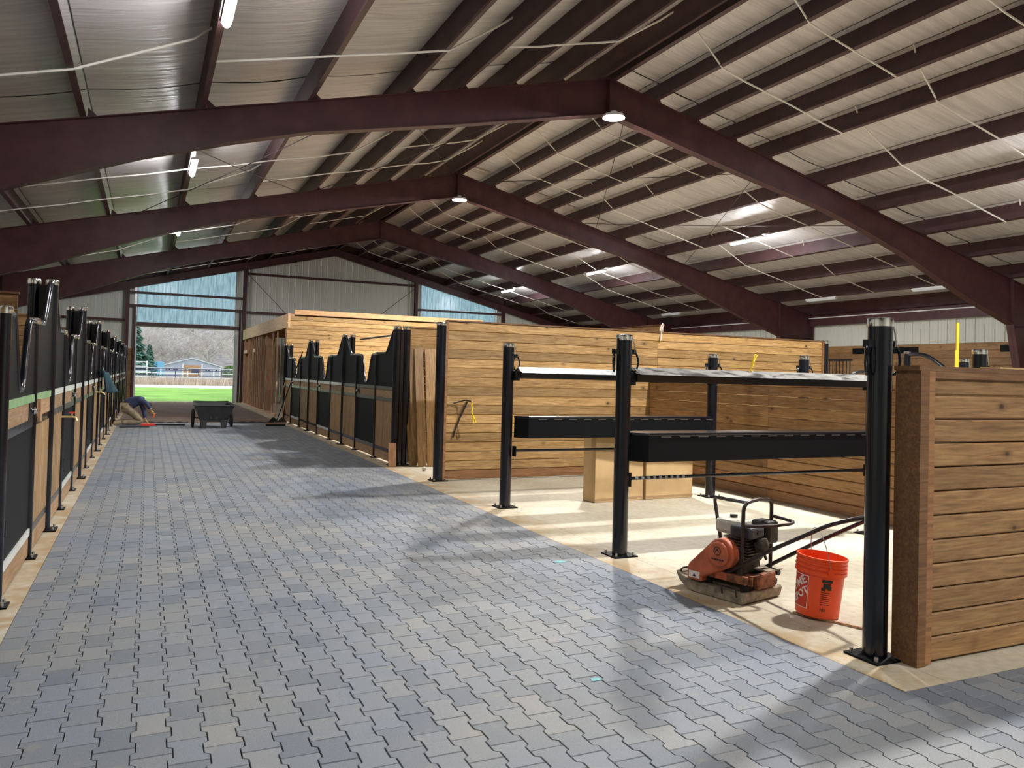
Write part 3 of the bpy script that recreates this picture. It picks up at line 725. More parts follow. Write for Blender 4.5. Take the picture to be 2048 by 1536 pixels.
def panel(kind, xf, y0, y1, tall, label, film, cat, group, sgn, bar=False):
    """kind panel/door between y0 and y1 on plane x=xf; tall: y of the tall end or None"""
    yc = (y0+y1)/2; h = (y1-y0)/2-.045
    o = empty('stall_door' if kind == 'door' else 'stall_screen', (xf, yc, 0)); tag(o, label, cat, group)
    n = 26; top = []
    for i in range(n+1):
        t = -h+2*h*i/n
        if kind == 'door': z = 1.40+.53*sm((abs(t)-.07)/.36)
        else:
            dist = (h-t) if tall > 0 else (h+t)
            z = 1.945+.415*(1-sm((dist-.05)/.62))
        top.append((t, z))
    lo = 1.345; th = .012
    mb = MB(); v = []
    for t, z in top: v += [(-th, t, lo), (-th, t, z), (th, t, lo), (th, t, z)]
    f = []
    for i in range(n):
        a = 4*i; f += [(a, a+4, a+5, a+1), (a+2, a+3, a+7, a+6), (a+1, a+5, a+7, a+3), (a, a+2, a+6, a+4)]
    f += [(0, 1, 3, 2), (4*n, 4*n+2, 4*n+3, 4*n+1)]
    mb.add(v, f).build('sheet', M['black_matte'], o)
    MB().tube([(0, t, z) for t, z in top], .026, 10).build('top_tube', M['black'], o, smooth=True)
    fm = M[film]
    MB().box(-.025, .025, -h, h, 1.285, 1.345).build('top_rail', fm, o)
    e = h if kind == 'panel' else h-.26
    MB().box(-.016, .016, -h, e, 1.15, 1.285).build('inset_board', M['wood_band'], o)
    MB().box(-.025, .025, -h, h, 1.085, 1.15).build('middle_rail', M['bare_rail'] if film != 'film_green' else M['black'], o)
    if kind == 'door':
        MB().box(-.024, .024, e, h, 1.15, 1.285).build('latch_box', M['black'], o)
        MB().lathe([(0, 0), (.022, 0), (.03, .015), (.018, .035), (0, .04)], 12).build('knob', M['chrome'], o, smooth=True, loc=(sgn*.024, h-.1, 1.215), rot=(0, sgn*PI/2, 0))
        MB().box(-.01, .01, -h, h, .25, 1.085).build('lower_sheet', M['black_matte'], o)
        MB().box(-.024, .024, -h, h, .195, .25).build('bottom_rail', M['bare_rail'] if film == 'bare_rail' else M['film_white'], o)
        MB().tube([(sgn*.03, -h-.01, .45), (sgn*.03, -h-.01, .55)], .018, 8).build('hinge', M['black'], o, smooth=True)
    else:
        nb = max(3, int(2*h/.1)); w = 2*h/nb; mb = MB()
        for i in range(nb):
            a = -h+i*w; c = .006
            mb.prism([(-.016+c, a+.0008), (.016-c, a+.0008), (.016, a+c), (.016, a+w-c), (.016-c, a+w-.0008), (-.016+c, a+w-.0008), (-.016, a+w-c), (-.016, a+c)], Kz, .25, 1.085)
        stuff(mb.build('upright_boards', M['wood_vert'], o))
        MB().box(-.024, .024, -h, h, .195, .25).build('bottom_rail', M['black'], o)
    MB().box(-.015, .015, -h, h, .03, .195).build('kick_board', M['wood_band'], o)
    return o
XLS, XRS = -.86, 3.9
# left row
T0, PT = 4.87, 3.88; S1, S2 = 1.22, 2.67
films = ['film_green', 'film_white', 'film_white', 'film_white', 'film_white', 'film_white', 'film_white', 'film_white', 'film_white']
nt_ = 8
def place(n): return ORD[n]
for i in range(nt_+1):
    T = T0+PT*i
    if i > 0:
        post('tall_stall_post', 'tall double post, %s from the camera in the left stall row' % place(i-1), XLS, T, 2.41, .052, group='tall posts of the left stall row', double=-.15)
    if i == nt_: break
    for k, s_ in enumerate((S1, S2)):
        post('short_stall_post', 'short black post on the %s side of the %s left stall door' % (['near', 'far'][k], place(i)), XLS, T+s_, 1.975, .038, group='short posts of the left stall row', plate=.075)
    if i > 0: panel('panel', XLS, T, T+S1, -1, 'black curved panel just beyond the %s tall post, left row' % place(i-1), films[i], 'stall screen', 'fixed panels of the left stall row', 1)
    panel('door', XLS, T+S1, T+S2, None, 'black stall door with scooped top, %s from the camera in the left row' % place(i), films[i], 'stall door', 'doors of the left stall row', 1)
    panel('panel', XLS, T+S2, T+PT, 1, 'black curved panel just before the %s tall post, left row' % place(i), films[i], 'stall screen', 'fixed panels of the left stall row', 1)
# right row
T0, PT = 13.2, 4.0; S1, S2 = 1.28, 2.78
for i in range(4):
    T = T0+PT*i
    post('tall_stall_post', 'tall double post, %s from the camera in the right stall row' % place(i), XRS if i < 3 else XRS-.02, T, 2.40, .066 if i == 0 else .055, group='tall posts of the right stall row', double=.17)
    if i == 3: break
    for k, s_ in enumerate((S1, S2)):
        post('short_stall_post', 'short black post on the %s side of the %s right stall door' % (['near', 'far'][k], place(i)), XRS, T+s_, 1.975, .04, group='short posts of the right stall row', plate=.075)
    fl = 'bare_rail' if i == 0 else 'film_white'
    panel('panel', XRS, T, T+S1, -1, 'black curved panel just beyond the %s tall post, right row' % place(i), fl, 'stall screen', 'fixed panels of the right stall row', -1)
    panel('door', XRS, T+S1, T+S2, None, 'black stall door with scooped top, %s from the camera in the right row' % place(i), fl, 'stall door', 'doors of the right stall row', -1)
    panel('panel', XRS, T+S2, T+PT, 1, 'black curved panel just before the %s tall post, right row' % place(i+1), fl, 'stall screen', 'fixed panels of the right stall row', -1)
o = MB().tube([(4.25, 13.6, 2.31), (4.25, 17.2, 2.31)], .02, 8).build('hanging_bar', M['black'], smooth=True); tag(o, 'thin black bar between the first two tall posts of the right row', 'bar')
# small things on the left row
def faucet(x, y, z, label, knob):
    r = empty('water_tap', (x, y, z)); tag(r, label, 'tap')
    MB().tube([(-.10, 0, 0), (.0, 0, 0), (.035, 0, -.01), (.05, 0, -.045)], .012, 8).build('spout', M['brass'], r, smooth=True)
    MB().cyl((0, 0, 0), (0, 0, .04), .008, 8).build('stem', M['brass'], r)
    MB().box(-.03, .03, -.008, .008, .038, .052).build('handle', M[knob], r)
faucet(XLS+.13, 9.75, 1.03, 'brass water tap with red handle on the left stalls', 'red')
faucet(XLS+.13, 15.6, 1.12, 'brass water tap farther along the left stalls, below the dark teal cloth', 'brass')
o = MB().box(XLS+.03, XLS+.055, 7.66, 7.76, 1.11, 1.30).build('wood_offcut', M['wood_stud']); tag(o, 'small upright wood offcut standing by the nearest green rail of the left stalls', 'wood block')
# dark teal cloth draped from a stall post
mb = MB(); nx, nz = 10, 12; CL = [Vector((-.78, 16.07, 1.53)), Vector((-.77, 17.4, 1.10)), Vector((-.74, 18.12, 1.45)), Vector((-.58, 18.7, 1.03))]
for j in range(nz+1):
    for i in range(nx+1):
        u, v = i/nx, j/nz
        P = CL[0].lerp(CL[1], v).lerp(CL[2].lerp(CL[3], v), u); mb.v.append((P.x+.03*math.sin(u*11+v*2), P.y, P.z-.03*math.sin(u*PI)))
for j in range(nz):
    for i in range(nx): a = j*(nx+1)+i; mb.f.append((a, a+1, a+nx+2, a+nx+1))
me = mb.mesh('jacket'); me.materials.append(M['teal_cloth']); o = link('hanging_jacket', me, smooth=True); md = o.modifiers.new('s', 'SOLIDIFY'); md.thickness = .025
tag(o, 'dark teal jacket draped over the left stalls near the kneeling person', 'jacket')

# ------------------------------------------------------------------ wash bays
G_ = 'black wash bay posts with tie rings'
post('wash_bay_post', 'largest tall black post with chrome cap, at the near right partition corner', 3.935, 3.33, 2.0, .069, group=G_, rings=2, plate=.12)
post('wash_bay_post', 'black post in mid picture between the two wash bays by the paving', 3.925, 6.08, 2.0, .069, group=G_, rings=2, plate=.12)
post('wash_bay_post', 'black post at the paving edge carrying the left ends of the far bars', 3.985, 8.74, 1.995, .069, group=G_, rings=1, plate=.12)
post('wash_bay_post', 'black post at the left end of the far plank wall, taller, without rings', 3.985, 11.17, 2.375, .08, group=G_, rings=0, plate=.12)
post('wash_bay_post', 'black post standing at the back of the wash bays, holding the far bars', 7.09, 8.74, 1.97, .069, group=G_, rings=2, plate=.12)
post('wash_bay_post', 'black post top with rings behind the low back wall, right of the yellow twine', 8.07, 8.05, 1.97, .069, group=G_, rings=2, plate=.12)
post('wash_bay_post', 'black post holding the near bars at their hidden right end', 7.09, 6.08, 1.97, .069, group=G_, rings=1, plate=.12)
post('wash_bay_post', 'black post top with chain seen just above the near right partition', 7.85, 5.41, 2.0, .069, group=G_, rings=1, plate=.12)
post('wash_bay_post', 'smaller black post top behind the yellow strap above the near right partition', 10.3, 7.33, 2.0, .065, group=G_, rings=1, plate=.12)
post('wash_bay_post', 'black post closing the right end of the far plank wall', 11.72, 11.17, 2.42, .07, group=G_, plate=.12)
def bars(x0, x1, y, which):
    w = 'near' if which == 0 else 'far'
    # folded cap rail on top
    r = empty('cap_rail', ((x0+x1)/2, y, 1.57)); L = (x1-x0)/2-.075; tag(r, '%s top bar of the wash bays under a folded pale plate' % w, 'rail', 'wash bay rails')
    MB().box(-L+.05, L, -.04, .04, 0, .075).build('box_rail', M['black'], r)
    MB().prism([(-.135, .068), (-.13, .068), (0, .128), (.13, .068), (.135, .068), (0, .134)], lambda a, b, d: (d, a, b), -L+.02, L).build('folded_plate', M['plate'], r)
    for sx in (-1, 1): MB().box(sx*L-.03, sx*L+.03, -.045, .045, -.03, .085).build('bracket', M['black_matte'], r)
    r = empty('middle_rail_box', ((x0+x1)/2, y, .85)); tag(r, '%s deep black middle box rail of the wash bays' % w, 'rail', 'wash bay rails')
    D = .14; c = .12
    poly = [(-L, -D+c), (-L+c, -D), (L-c, -D), (L, -D+c), (L, D-c), (L-c, D), (-L+c, D), (-L, D-c)]
    MB().prism(poly, Kz, 0, .235).build('box', M['black_matte'], r)
    MB().prism([(a*1.004, b*1.07) for a, b in poly], Kz, .235, .262).build('lid', M['black'], r, bevel=.008)
    k = -L+.25
    while k < L-.15:
        MB().box(k, k+.11, -D-.006, -D+.002, .222, .232).build('slot', M['bare_rail'], r); k += .21
    r = empty('low_bar', ((x0+x1)/2, y, .69)); tag(r, '%s thin black low bar of the wash bays' % w, 'bar', 'wash bay rails')
    MB().tube([(-L, 0, 0), (L, 0, 0)], .016, 10).build('rod', M['black'], r, smooth=True)
    for sx in (-1, 1): MB().box(sx*(L+.0)-.012, sx*(L+.0)+.012, -.035, .035, -.07, .055).build('bracket', M['black_matte'], r)
    if which == 0:
        for q in range(9): MB().cyl((-L+.07+q*.065, 0, 0), (-L+.10+q*.065, 0, 0), .0175, 8).build('tape_mark', M['bare_rail'], r)
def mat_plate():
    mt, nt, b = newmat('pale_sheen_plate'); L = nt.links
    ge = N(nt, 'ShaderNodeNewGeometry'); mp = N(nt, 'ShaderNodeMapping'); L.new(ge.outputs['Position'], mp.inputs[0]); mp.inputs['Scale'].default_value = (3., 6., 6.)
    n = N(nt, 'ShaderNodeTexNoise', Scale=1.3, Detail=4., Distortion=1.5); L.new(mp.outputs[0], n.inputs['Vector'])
    L.new(ramp(nt, n.outputs['Fac'], [(.36, (.03, .03, .03)), (.5, (.20, .20, .19)), (.7, (.30, .30, .27))]), b.inputs['Base Color'])  # dark blotches paint reflections and dirt into the colour
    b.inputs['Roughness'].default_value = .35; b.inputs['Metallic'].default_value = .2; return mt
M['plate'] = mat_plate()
bars(3.925, 7.09, 6.08, 0); bars(3.985, 7.09, 8.67, 1)
# bolts of twine, strap, rope
def twine(pts, r, label, name='twine', mat='yellow', cat='twine'):
    o = MB().tube(pts, r, 6).build(name, M[mat], smooth=True); return tag(o, label, cat)
o = MB().cyl((4.40, 10.9, 1.19), (4.40, 11.13, 1.20), .008, 8).build('wall_hook', M['steel']); tag(o, 'small hook on the far plank wall holding the yellow twine', 'hook')
pts = [(4.40, 10.93, 1.2)]+[(4.40+.012*math.sin(i*1.9), 10.93-.004*i, 1.2-.028*i) for i in range(1, 8)]+[(4.44, 10.89, .93), (4.455, 10.88, .89), (4.42, 10.88, .875), (4.405, 10.88, .93), (4.415, 10.89, 1.0)]
twine(pts, .011, 'yellow twine hanging from a hook on the far plank wall')
pts = [(4.38, 10.92, 1.2), (4.34, 10.99, 1.215), (4.25, 11.05, 1.19), (4.17, 11.09, 1.16)]
twine(pts, .011, 'dark strip for the upper shadow of the yellow twine on the far plank wall', 'twine_shadow_top', 'brown_iron', 'strap')  # dark tube modelled in place of the twine's cast shadow
pts = [(4.39, 11.09, 1.19), (4.36, 11.1, 1.1), (4.30, 11.1, .98), (4.24, 11.1, .84), (4.20, 11.1, .72), (4.18, 11.1, .645)]
twine(pts, .013, 'dark strip for the slanting twine shadow on the far plank wall below the hook', 'twine_shadow_tail', 'brown_iron', 'strap')  # long lower part of the twine shadow, built as a dark tube
pts = [(5.40, 6.06, 1.70), (5.37, 6.05, 1.715), (5.39, 6.04, 1.76), (5.42, 6.05, 1.82), (5.455, 6.05, 1.865), (5.43, 6.06, 1.87), (5.41, 6.06, 1.81), (5.385, 6.06, 1.74)]
twine(pts, .009, 'small yellow twine loop standing on the near top bar')
pts = [(8.0, 5.77, 1.62), (8.0, 5.77, 1.8), (7.985, 5.77, 1.9), (8.0, 5.77, 2.0), (8.0, 5.77, 2.3)]
o = MB(); 
for (a, b_) in zip(pts[:-1], pts[1:]): o.box(min(a[0], b_[0])-.02, max(a[0], b_[0])+.02, 5.765, 5.775, a[2], b_[2])
o = o.build('hanging_strap', M['yellow']); tag(o, 'vertical yellow webbing strap above the near right partition', 'strap')
pts = [(7.86, 11.08, 2.42), (7.87, 11.06, 2.5), (7.89, 11.05, 2.54), (7.92, 11.08, 2.5), (7.90, 11.09, 2.42), (7.88, 11.09, 2.25)]
twine(pts, .012, 'white cord looped over the top of the far plank wall', 'cord', 'strap', 'cord')

# ------------------------------------------------------------------ loose planks, offcuts, cartons
random.seed(31)
for i, (xb, yb, w, h, lean, dk) in enumerate(((4.17, 12.98, .13, 1.02, .25, 1), (4.21, 13.03, .10, 2.0, .22, 1), (4.30, 12.86, .155, 2.04, .36, 0), (4.47, 12.86, .155, 2.04, .36, 0), (4.63, 12.90, .155, 2.04, .32, 0), (4.80, 12.93, .155, 2.0, .30, 0))):
    mb = MB().prism([(-w/2, -.012), (w/2-.004, -.012), (w/2, -.008), (w/2, .012), (-w/2+.004, .012), (-w/2, .008)], Kz, 0, h)
    o = mb.build('loose_plank', M['wood_plank'], loc=(xb, yb, .012), rot=(-math.asin(lean/h), random.uniform(-.02, .02), 0))
    tag(o, ['short plank leaning at the left of the leaning plank stack', 'narrow dark plank leaning beside the tallest end post', 'pale wide plank leaning, left of the three wide ones',
            'wide plank leaning in the middle of the stack', 'wide plank leaning beside the wall end post', 'plank leaning mostly hidden behind the wall end post'][i], 'plank', 'planks leaning on the short plank wall')
o = MB().box(-.065, .065, -.01, .01, 0, .40).build('small_board', M['wood_stud'], loc=(3.80, 12.96, .002), rot=(-.12, 0, -.1)); tag(o, 'small pale board standing against the first tall post of the right stalls', 'board')
o = MB().lathe([(0, 0), (.03, .01), (.038, .035), (.03, .06), (0, .07)], 12).build('cream_ball', M['tank'], smooth=True, loc=(4.16, 12.35, .0)); tag(o, 'small cream ball on the floor by the leaning planks', 'ball')
def carton(x, y, w, d, h, rot, label, sticker=False):
    r = empty('cardboard_box', (x, y, 0), rot); tag(r, label, 'box', 'cartons under the far bars')
    MB().box(0, w, 0, d, .002, h-.004).build('body', M['cardboard'], r, bevel=.006)
    for z in (.02,): MB().box(-.002, w+.002, -.002, .0, z, z+.03).build('bottom_seam', M['cardboard_dark'], r)
    for a, b_ in ((0, w/2-.003), (w/2+.003, w)):
        MB().box(a, b_, .0, d, h-.004, h).build('flap', M['cardboard'], r)
    if sticker:
        MB().box(.12, .18, -.004, -.001, h-.22, h-.13).build('sticker', M['yellow_lbl'], r)
        MB().box(.14, .16, -.006, -.004, h-.19, h-.165).build('sticker_mark', M['ink'], r)
    return r
carton(5.225, 8.70, .79, .26, .84, .10, 'tall carton, left one of the two under the far bars')
carton(6.04, 8.755, .77, .28, .80, .02, 'carton with a small yellow sticker, right one under the far bars', True)

# ------------------------------------------------------------------ plate compactor
ca = math.radians(13.6)
r = empty('plate_compactor', (4.065, 4.724, 0), ca); tag(r, 'worn orange plate compactor with long folding handle on the wash bay floor', 'compactor')
yz = lambda poly, x0, x1: MB().prism(poly, Kx, x0, x1)
base = yz([(-.275, .078), (-.262, .014), (-.24, .002), (.17, .002), (.26, .018), (.33, .068), (.36, .125), (.345, .133), (.30, .105), (.2, .085), (-.2, .075), (-.262, .09)], -.228, .228)
o = base.build('base_plate', M['dusty_iron'], r, bevel=.006)
for k, pts in enumerate(([(-.232, -.20, .05), (-.24, -.20, .105), (-.24, -.185, .115), (-.24, -.09, .115), (-.24, -.075, .105), (-.232, -.075, .05)],
                         [(-.2, .33, .09), (-.2, .33, .14), (-.19, .32, .15), (-.06, .31, .15), (-.05, .31, .14), (-.05, .30, .08)],
                         [(.225, -.22, .06), (.235, -.22, .125), (.235, -.20, .135), (.235, -.08, .135), (.235, -.06, .12), (.225, -.06, .06)],
                         [(.2, .33, .09), (.2, .33, .13), (.19, .32, .14), (.12, .31, .14), (.11, .31, .13), (.11, .30, .08)])):
    MB().tube(pts, .007, 6).build('lift_loop', M['brown_iron'], r, smooth=True)
MB().lathe([(0, -.13), (.075, -.13), (.085, -.11), (.085, .11), (.075, .13), (0, .13)], 16).build('exciter', M['dark_iron'], r, smooth=True, loc=(0, .15, .125), rot=(0, PI/2, 0))
MB().box(-.15, .15, -.21, .22, .055, .10).build('exciter_base', M['dusty_iron'], r, bevel=.01)
for sx in (-.17, .13):
    for sy in (-.21, .10): MB().lathe([(.03, 0), (.034, .02), (.034, .05), (.03, .07)], 10).build('rubber_mount', M['rubber'], r, smooth=True, loc=(sx+.02, sy, .07))
MB().box(-.21, .19, -.16, .16, .15, .165).build('engine_deck', M['dark_iron'], r)
MB().box(-.215, -.17, -.26, .19, .14, .20).build('side_channel', M['rust'], r, bevel=.008)
MB().box(.15, .19, -.24, .16, .14, .20).build('side_channel', M['rust'], r, bevel=.008)
MB().box(-.217, -.213, -.10, .0, .145, .20).build('paint_patch', M['comp_orange'], r)
MB().box(-.09, .13, -.285, -.235, .095, .205).build('rear_weight', M['rust'], r, bevel=.012)
mb = MB(); mb.box(-.16, -.15, -.28, -.2, .13, .20); mb.box(-.10, -.09, -.28, -.2, .13, .20); mb.box(-.16, -.09, -.28, -.2, .195, .202); mb.build('channel_end', M['rust'], r)
MB().box(.05, .235, -.27, -.10, .202, .210).build('step_plate', M['dusty_iron'], r)
MB().tube([(.19, -.27, .185), (.19, -.12, .185)], .022, 10).build('roller', M['dark_iron'], r, smooth=True)
# belt cover: two circles joined
def hull2(c0, r0, c1, r1, n=14):
    d = math.atan2(c1[1]-c0[1], c1[0]-c0[0]); L_ = math.hypot(c1[0]-c0[0], c1[1]-c0[1]); b_ = math.acos((r0-r1)/L_); P = []
    for i in range(n+1): a = d+b_+(2*PI-2*b_)*i/n; P.append((c0[0]+r0*math.cos(a), c0[1]+r0*math.sin(a)))
    for i in range(n+1): a = d-b_+2*b_*i/n; P.append((c1[0]+r1*math.cos(a), c1[1]+r1*math.sin(a)))
    return P
cover = hull2((.165, .175), .068, (-.065, .335), .112)
MB().prism(cover, Kx, -.25, -.165).build('belt_cover', M['comp_orange'], r, smooth=True, bevel=.012)
MB().box(-.248, -.17, .10, .232, .098, .18).build('cover_skirt', M['comp_orange'], r, bevel=.008)
cp = MB().lathe([(.09, 0), (.09, .018), (.082, .026), (0, .028)], 28).build('pulley_cover', M['comp_orange'], r, smooth=True, loc=(-.25, -.06, .335), rot=(0, -PI/2, 0))
ink = MB()
for a in range(5): ink.box(-.2795, -.2785, -.115+a*.022, -.10+a*.022, .292, .305)
pts = [(-.28, -.06+.03*math.cos(t*PI/6), .36+.03*math.sin(t*PI/6)) for t in range(12)]; ink.tube(pts, .0025, 4, closed=True)
ink.tube([(-.28, -.075, .35), (-.28, -.06, .375), (-.28, -.045, .35)], .003, 4)
stuff(ink.build('printed_emblem', M['ink'], cp)); cp.children[0].parent = r
MB().box(-.2520, -.2495, .115, .215, .115, .165).build('warning_label', M['print_white'], r)
MB().prism([(.15, .125), (.18, .125), (.165, .152)], Kx, -.2535, -.2518).build('warning_mark', M['ink'], r)
# engine
MB().box(-.12, .15, -.14, .12, .165, .30).build('crankcase', M['engine'], r, bevel=.02)
mb = MB()
for k in range(7): mb.box(-.09, .12, -.19, .02, .30+k*.022, .311+k*.022)
mb.box(-.06, .09, -.16, 0, .30, .45); stuff(mb.build('cylinder_fins', M['engine'], r))
MB().lathe([(0, 0), (.10, 0), (.125, .03), (.125, .05), (.09, .09), (.05, .1), (0, .1)], 20).build('recoil_starter', M['dark_iron'], r, smooth=True, loc=(.14, -.02, .33), rot=(0, PI/2, 0))
MB().box(-.04, .17, -.10, .15, .44, .555).build('fuel_tank', M['tank'], r, bevel=.03)
MB().lathe([(0, 0), (.028, 0), (.03, .02), (0, .025)], 14).build('fuel_cap', M['dark_iron'], r, smooth=True, loc=(.08, .06, .555))
MB().box(-.14, .03, -.25, -.06, .455, .54).build('air_filter', M['air_filter'], r, bevel=.02)
mb = MB()
for k in range(5): mb.box(-.1425, -.1405, -.22, -.10, .468+k*.013, .474+k*.013)
stuff(mb.build('air_filter_slots', M['ink'], r))
MB().lathe([(0, 0), (.02, 0), (.02, .004), (0, .004)], 12).build('intake', M['ink'], r, loc=(-.05, -.252, .5), rot=(PI/2, 0, 0))
MB().box(.06, .20, -.26, -.10, .40, .57).build('muffler', M['dark_iron'], r, bevel=.025)
MB().lathe([(0, -.05), (.05, -.05), (.055, 0), (.04, .05), (0, .06)], 14).build('carburettor', M['engine'], r, smooth=True, loc=(.02, -.23, .40))
MB().tube([(-.06, -.22, .42), (-.02, -.27, .36), (.05, -.25, .30)], .012, 6).build('fuel_line', M['rubber'], r, smooth=True)
# cage and handle
def arc(p, q, c, n=5):
    return [tuple(Vector(p)*(1-t)**2+2*Vector(c)*t*(1-t)+Vector(q)*t*t) for t in [i/n for i in range(n+1)]]
hoop = [(-.18, -.2, .17), (-.175, -.205, .66)]+arc((-.175, -.205, .66), (-.11, -.21, .725), (-.17, -.21, .72))+[(0, -.21, .735)]+arc((.11, -.21, .725), (.175, -.205, .66), (.17, -.21, .72))+[(.18, -.2, .17)]
MB().tube(hoop, .014, 8).build('cage_hoop', M['brown_iron'], r, smooth=True)
pts = [(-.12, -.21, .72), (-.02, .05, .70)]+arc((.06, .2, .69), (.11, .255, .62), (.105, .27, .68))+[(.085, .18, .36), (.08, .15, .2)]
MB().tube(pts, .014, 8).build('cage_hoop', M['brown_iron'], r, smooth=True)
pts = [(-.175, -.20, .555), (-.12, -.26, .555), (0, -.34, .56)]+arc((.10, -.39, .57), (.19, -.33, .585), (.2, -.42, .58))+[(.175, -.21, .60)]
MB().tube(pts, .012, 8).build('guard_bar', M['brown_iron'], r, smooth=True)
MB().tube([(-.2, -.05, .17), (-.195, -.45, .43), (-.19, -.84, .655)]+[(-.18, -.90, .685), (-.16, -1.06, .745), (-.14, -1.08, .75)], .0145, 8).build('handle_bar', M['brown_iron'], r, smooth=True)
MB().tube([(.2, -.13, .19), (.2, -.6, .485), (.17, -.97, .70), (.14, -1.075, .748)], .0145, 8).build('handle_bar', M['brown_iron'], r, smooth=True)
MB().tube([(-.15, -1.08, .749), (.145, -1.08, .749)], .0145, 8).build('handle_grip', M['brown_iron'], r, smooth=True)

# ------------------------------------------------------------------ orange bucket
BX, BY, BZ = 4.235, 4.065, .016
r = empty('bucket', (BX, BY, BZ)); r.rotation_euler = (math.radians(2.5), math.radians(4.0), 0); tag(r, 'orange plastic bucket with wire handle beside the plate compactor', 'bucket')
r0, r1, hb = .142, .160, .40
def rad(z): return r0+(r1-r0)*z/hb
prof = [(0, .012), (r0-.02, .012), (r0-.006, .0), (r0, .004)]+[(rad(z), z) for z in (.1, .2, .285)]
prof += [(.169, .29), (.169, .312), (.161, .314), (.161, .325), (.169, .328), (.169, .338), (.162, .34), (.162, .352), (.168, .355), (.168, .365), (.162, .367), (.163, .385), (.169, .39), (.168, .402), (.160, .404), (.156, .39), (.136, .02), (0, .018)]
MB().lathe(prof, 40).build('pail', M['bucket'], r, smooth=True)
th0 = math.atan2(-BY, -BX)
def onb(phi, z, off): a = th0+phi; q = rad(z)+off; return (q*math.cos(a), q*math.sin(a), z)
def decal(p0, p1, z0, z1, off, mat, name, n=10):
    mb = MB()
    for i in range(n+1):
        p = p0+(p1-p0)*i/n
        for o_ in (off-.0012, off): mb.v += [onb(p, z0, o_), onb(p, z1, o_)]
    for i in range(n):
        a = 4*i; mb.f += [(a+2, a+6, a+7, a+3), (a, a+1, a+5, a+4), (a+1, a+3, a+7, a+5), (a, a+4, a+6, a+2)]
    mb.f += [(0, 2, 3, 1), (4*n, 4*n+1, 4*n+3, 4*n+2)]
    return mb.build(name, M[mat], r)
R_ = math.radians
decal(R_(-104), R_(-28), .05, .272, .0016, 'print_white', 'print_border'); decal(R_(-102.4), R_(-29.6), .055, .267, .0024, 'bucket_red', 'print_square')
def text_on(body, size, phi0, z0, ang, off, mat, name, bold=.0):
    cu = bpy.data.curves.new('t', 'FONT'); cu.body = body; cu.size = size; cu.align_x = 'CENTER'; cu.align_y = 'CENTER'; cu.offset = bold; cu.resolution_u = 2
    ob = bpy.data.objects.new('t', cu); COL.objects.link(ob); bpy.context.view_layer.update()
    me = bpy.data.meshes.new_from_object(ob); bpy.data.objects.remove(ob)
    bm = bmesh.new(); bm.from_mesh(me)
    bmesh.ops.subdivide_edges(bm, edges=[e for e in bm.edges if e.calc_length() > size*.2], cuts=2); bmesh.ops.triangulate(bm, faces=bm.faces)
    ca_, sa_ = math.cos(ang), math.sin(ang)
    for v in bm.verts:
        x, y = v.co.x, v.co.y; X, Y = x*ca_-y*sa_, x*sa_+y*ca_
        v.co = Vector(onb(phi0+X/.15, z0+Y, off))
    bm.to_mesh(me); bm.free(); me.materials.clear(); me.materials.append(M[mat])
    return link(name, me, r)
text_on('THE', .040, R_(-84), .228, R_(38), .0034, 'print_white', 'lettering', .001)
text_on('HOME', .074, R_(-68), .185, R_(38), .0034, 'print_white', 'lettering', .0022)
text_on('DEPOT', .066, R_(-60), .118, R_(38), .0034, 'print_white', 'lettering', .0022)
decal(R_(4), R_(30), .248, .268, .002, 'ink', 'print_bar')
decal(R_(8), R_(26), .208, .243, .002, 'ink', 'print_patch'); decal(R_(4), R_(14), .192, .214, .002, 'ink', 'print_patch'); decal(R_(19), R_(29), .198, .226, .002, 'ink', 'print_patch')
for k in range(7): decal(R_(4), R_(27-(k % 3)*3), .178-k*.0135, .182-k*.0135, .002, 'ink', 'print_line')
text_on('101', .03, R_(12), .062, 0, .0028, 'ink', 'lettering', .001)
for s_ in (0, 1):
    a = th0+.35+PI*s_; q = .172
    MB().lathe([(0, -.004), (.022, -.004), (.02, .01), (0, .012)], 12).build('ear', M['bucket'], r, smooth=True, loc=(q*math.cos(a), q*math.sin(a), .325), rot=(0, PI/2, a))
a = th0+.35; d_ = Vector((math.cos(a), math.sin(a), 0)); lat = Vector((-.80, .15, 0)).normalized()
pts = []
for k in range(17):
    t = PI*k/16; p = d_*(.178*math.cos(t))+Vector((0, 0, .325))+(Vector((0, 0, 1))*.265+lat*.07)*math.sin(t); pts.append(tuple(p))
MB().tube(pts, .0028, 6).build('wire_handle', M['steel'], r, smooth=True)
p0, p1 = Vector((4.10, 4.10, .008)), Vector((4.19, 3.63, .008))
o = MB().box(-.011, .011, -.26, .26, -.007, .007).build('wooden_stake', M['wood_stud'], loc=(4.215, 3.92, .008), rot=(0, 0, -.10)); o.rotation_euler[2] = math.radians(22)
tag(o, 'thin wooden stake lying on the floor under the orange bucket', 'stake')

# ------------------------------------------------------------------ cart
r = empty('yard_cart', (1.62, 22.55, 0)); tag(r, 'black plastic two-wheeled yard cart parked on the far end of the paving', 'cart')
mb = MB(); top = [(-.5, -.47, .60), (.5, -.47, .60), (.44, .85, .66), (-.44, .85, .66)]; bot = [(-.33, -.36, .17), (.33, -.36, .17), (.31, .55, .17), (-.31, .55, .17)]
ti = [(x*.94, y*.96, z) for x, y, z in top]; bi = [(x*.92, y*.94, z+.03) for x, y, z in bot]
mb.add(top+bot+ti+bi, [(0, 1, 5, 4), (1, 2, 6, 5), (2, 3, 7, 6), (3, 0, 4, 7), (4, 5, 6, 7), (8, 12, 13, 9), (9, 13, 14, 10), (10, 14, 15, 11), (11, 15, 12, 8), (12, 15, 14, 13), (0, 8, 9, 1), (1, 9, 10, 2), (2, 10, 11, 3), (3, 11, 8, 0)])
mb.build('tub', M['cart'], r, bevel=.015)
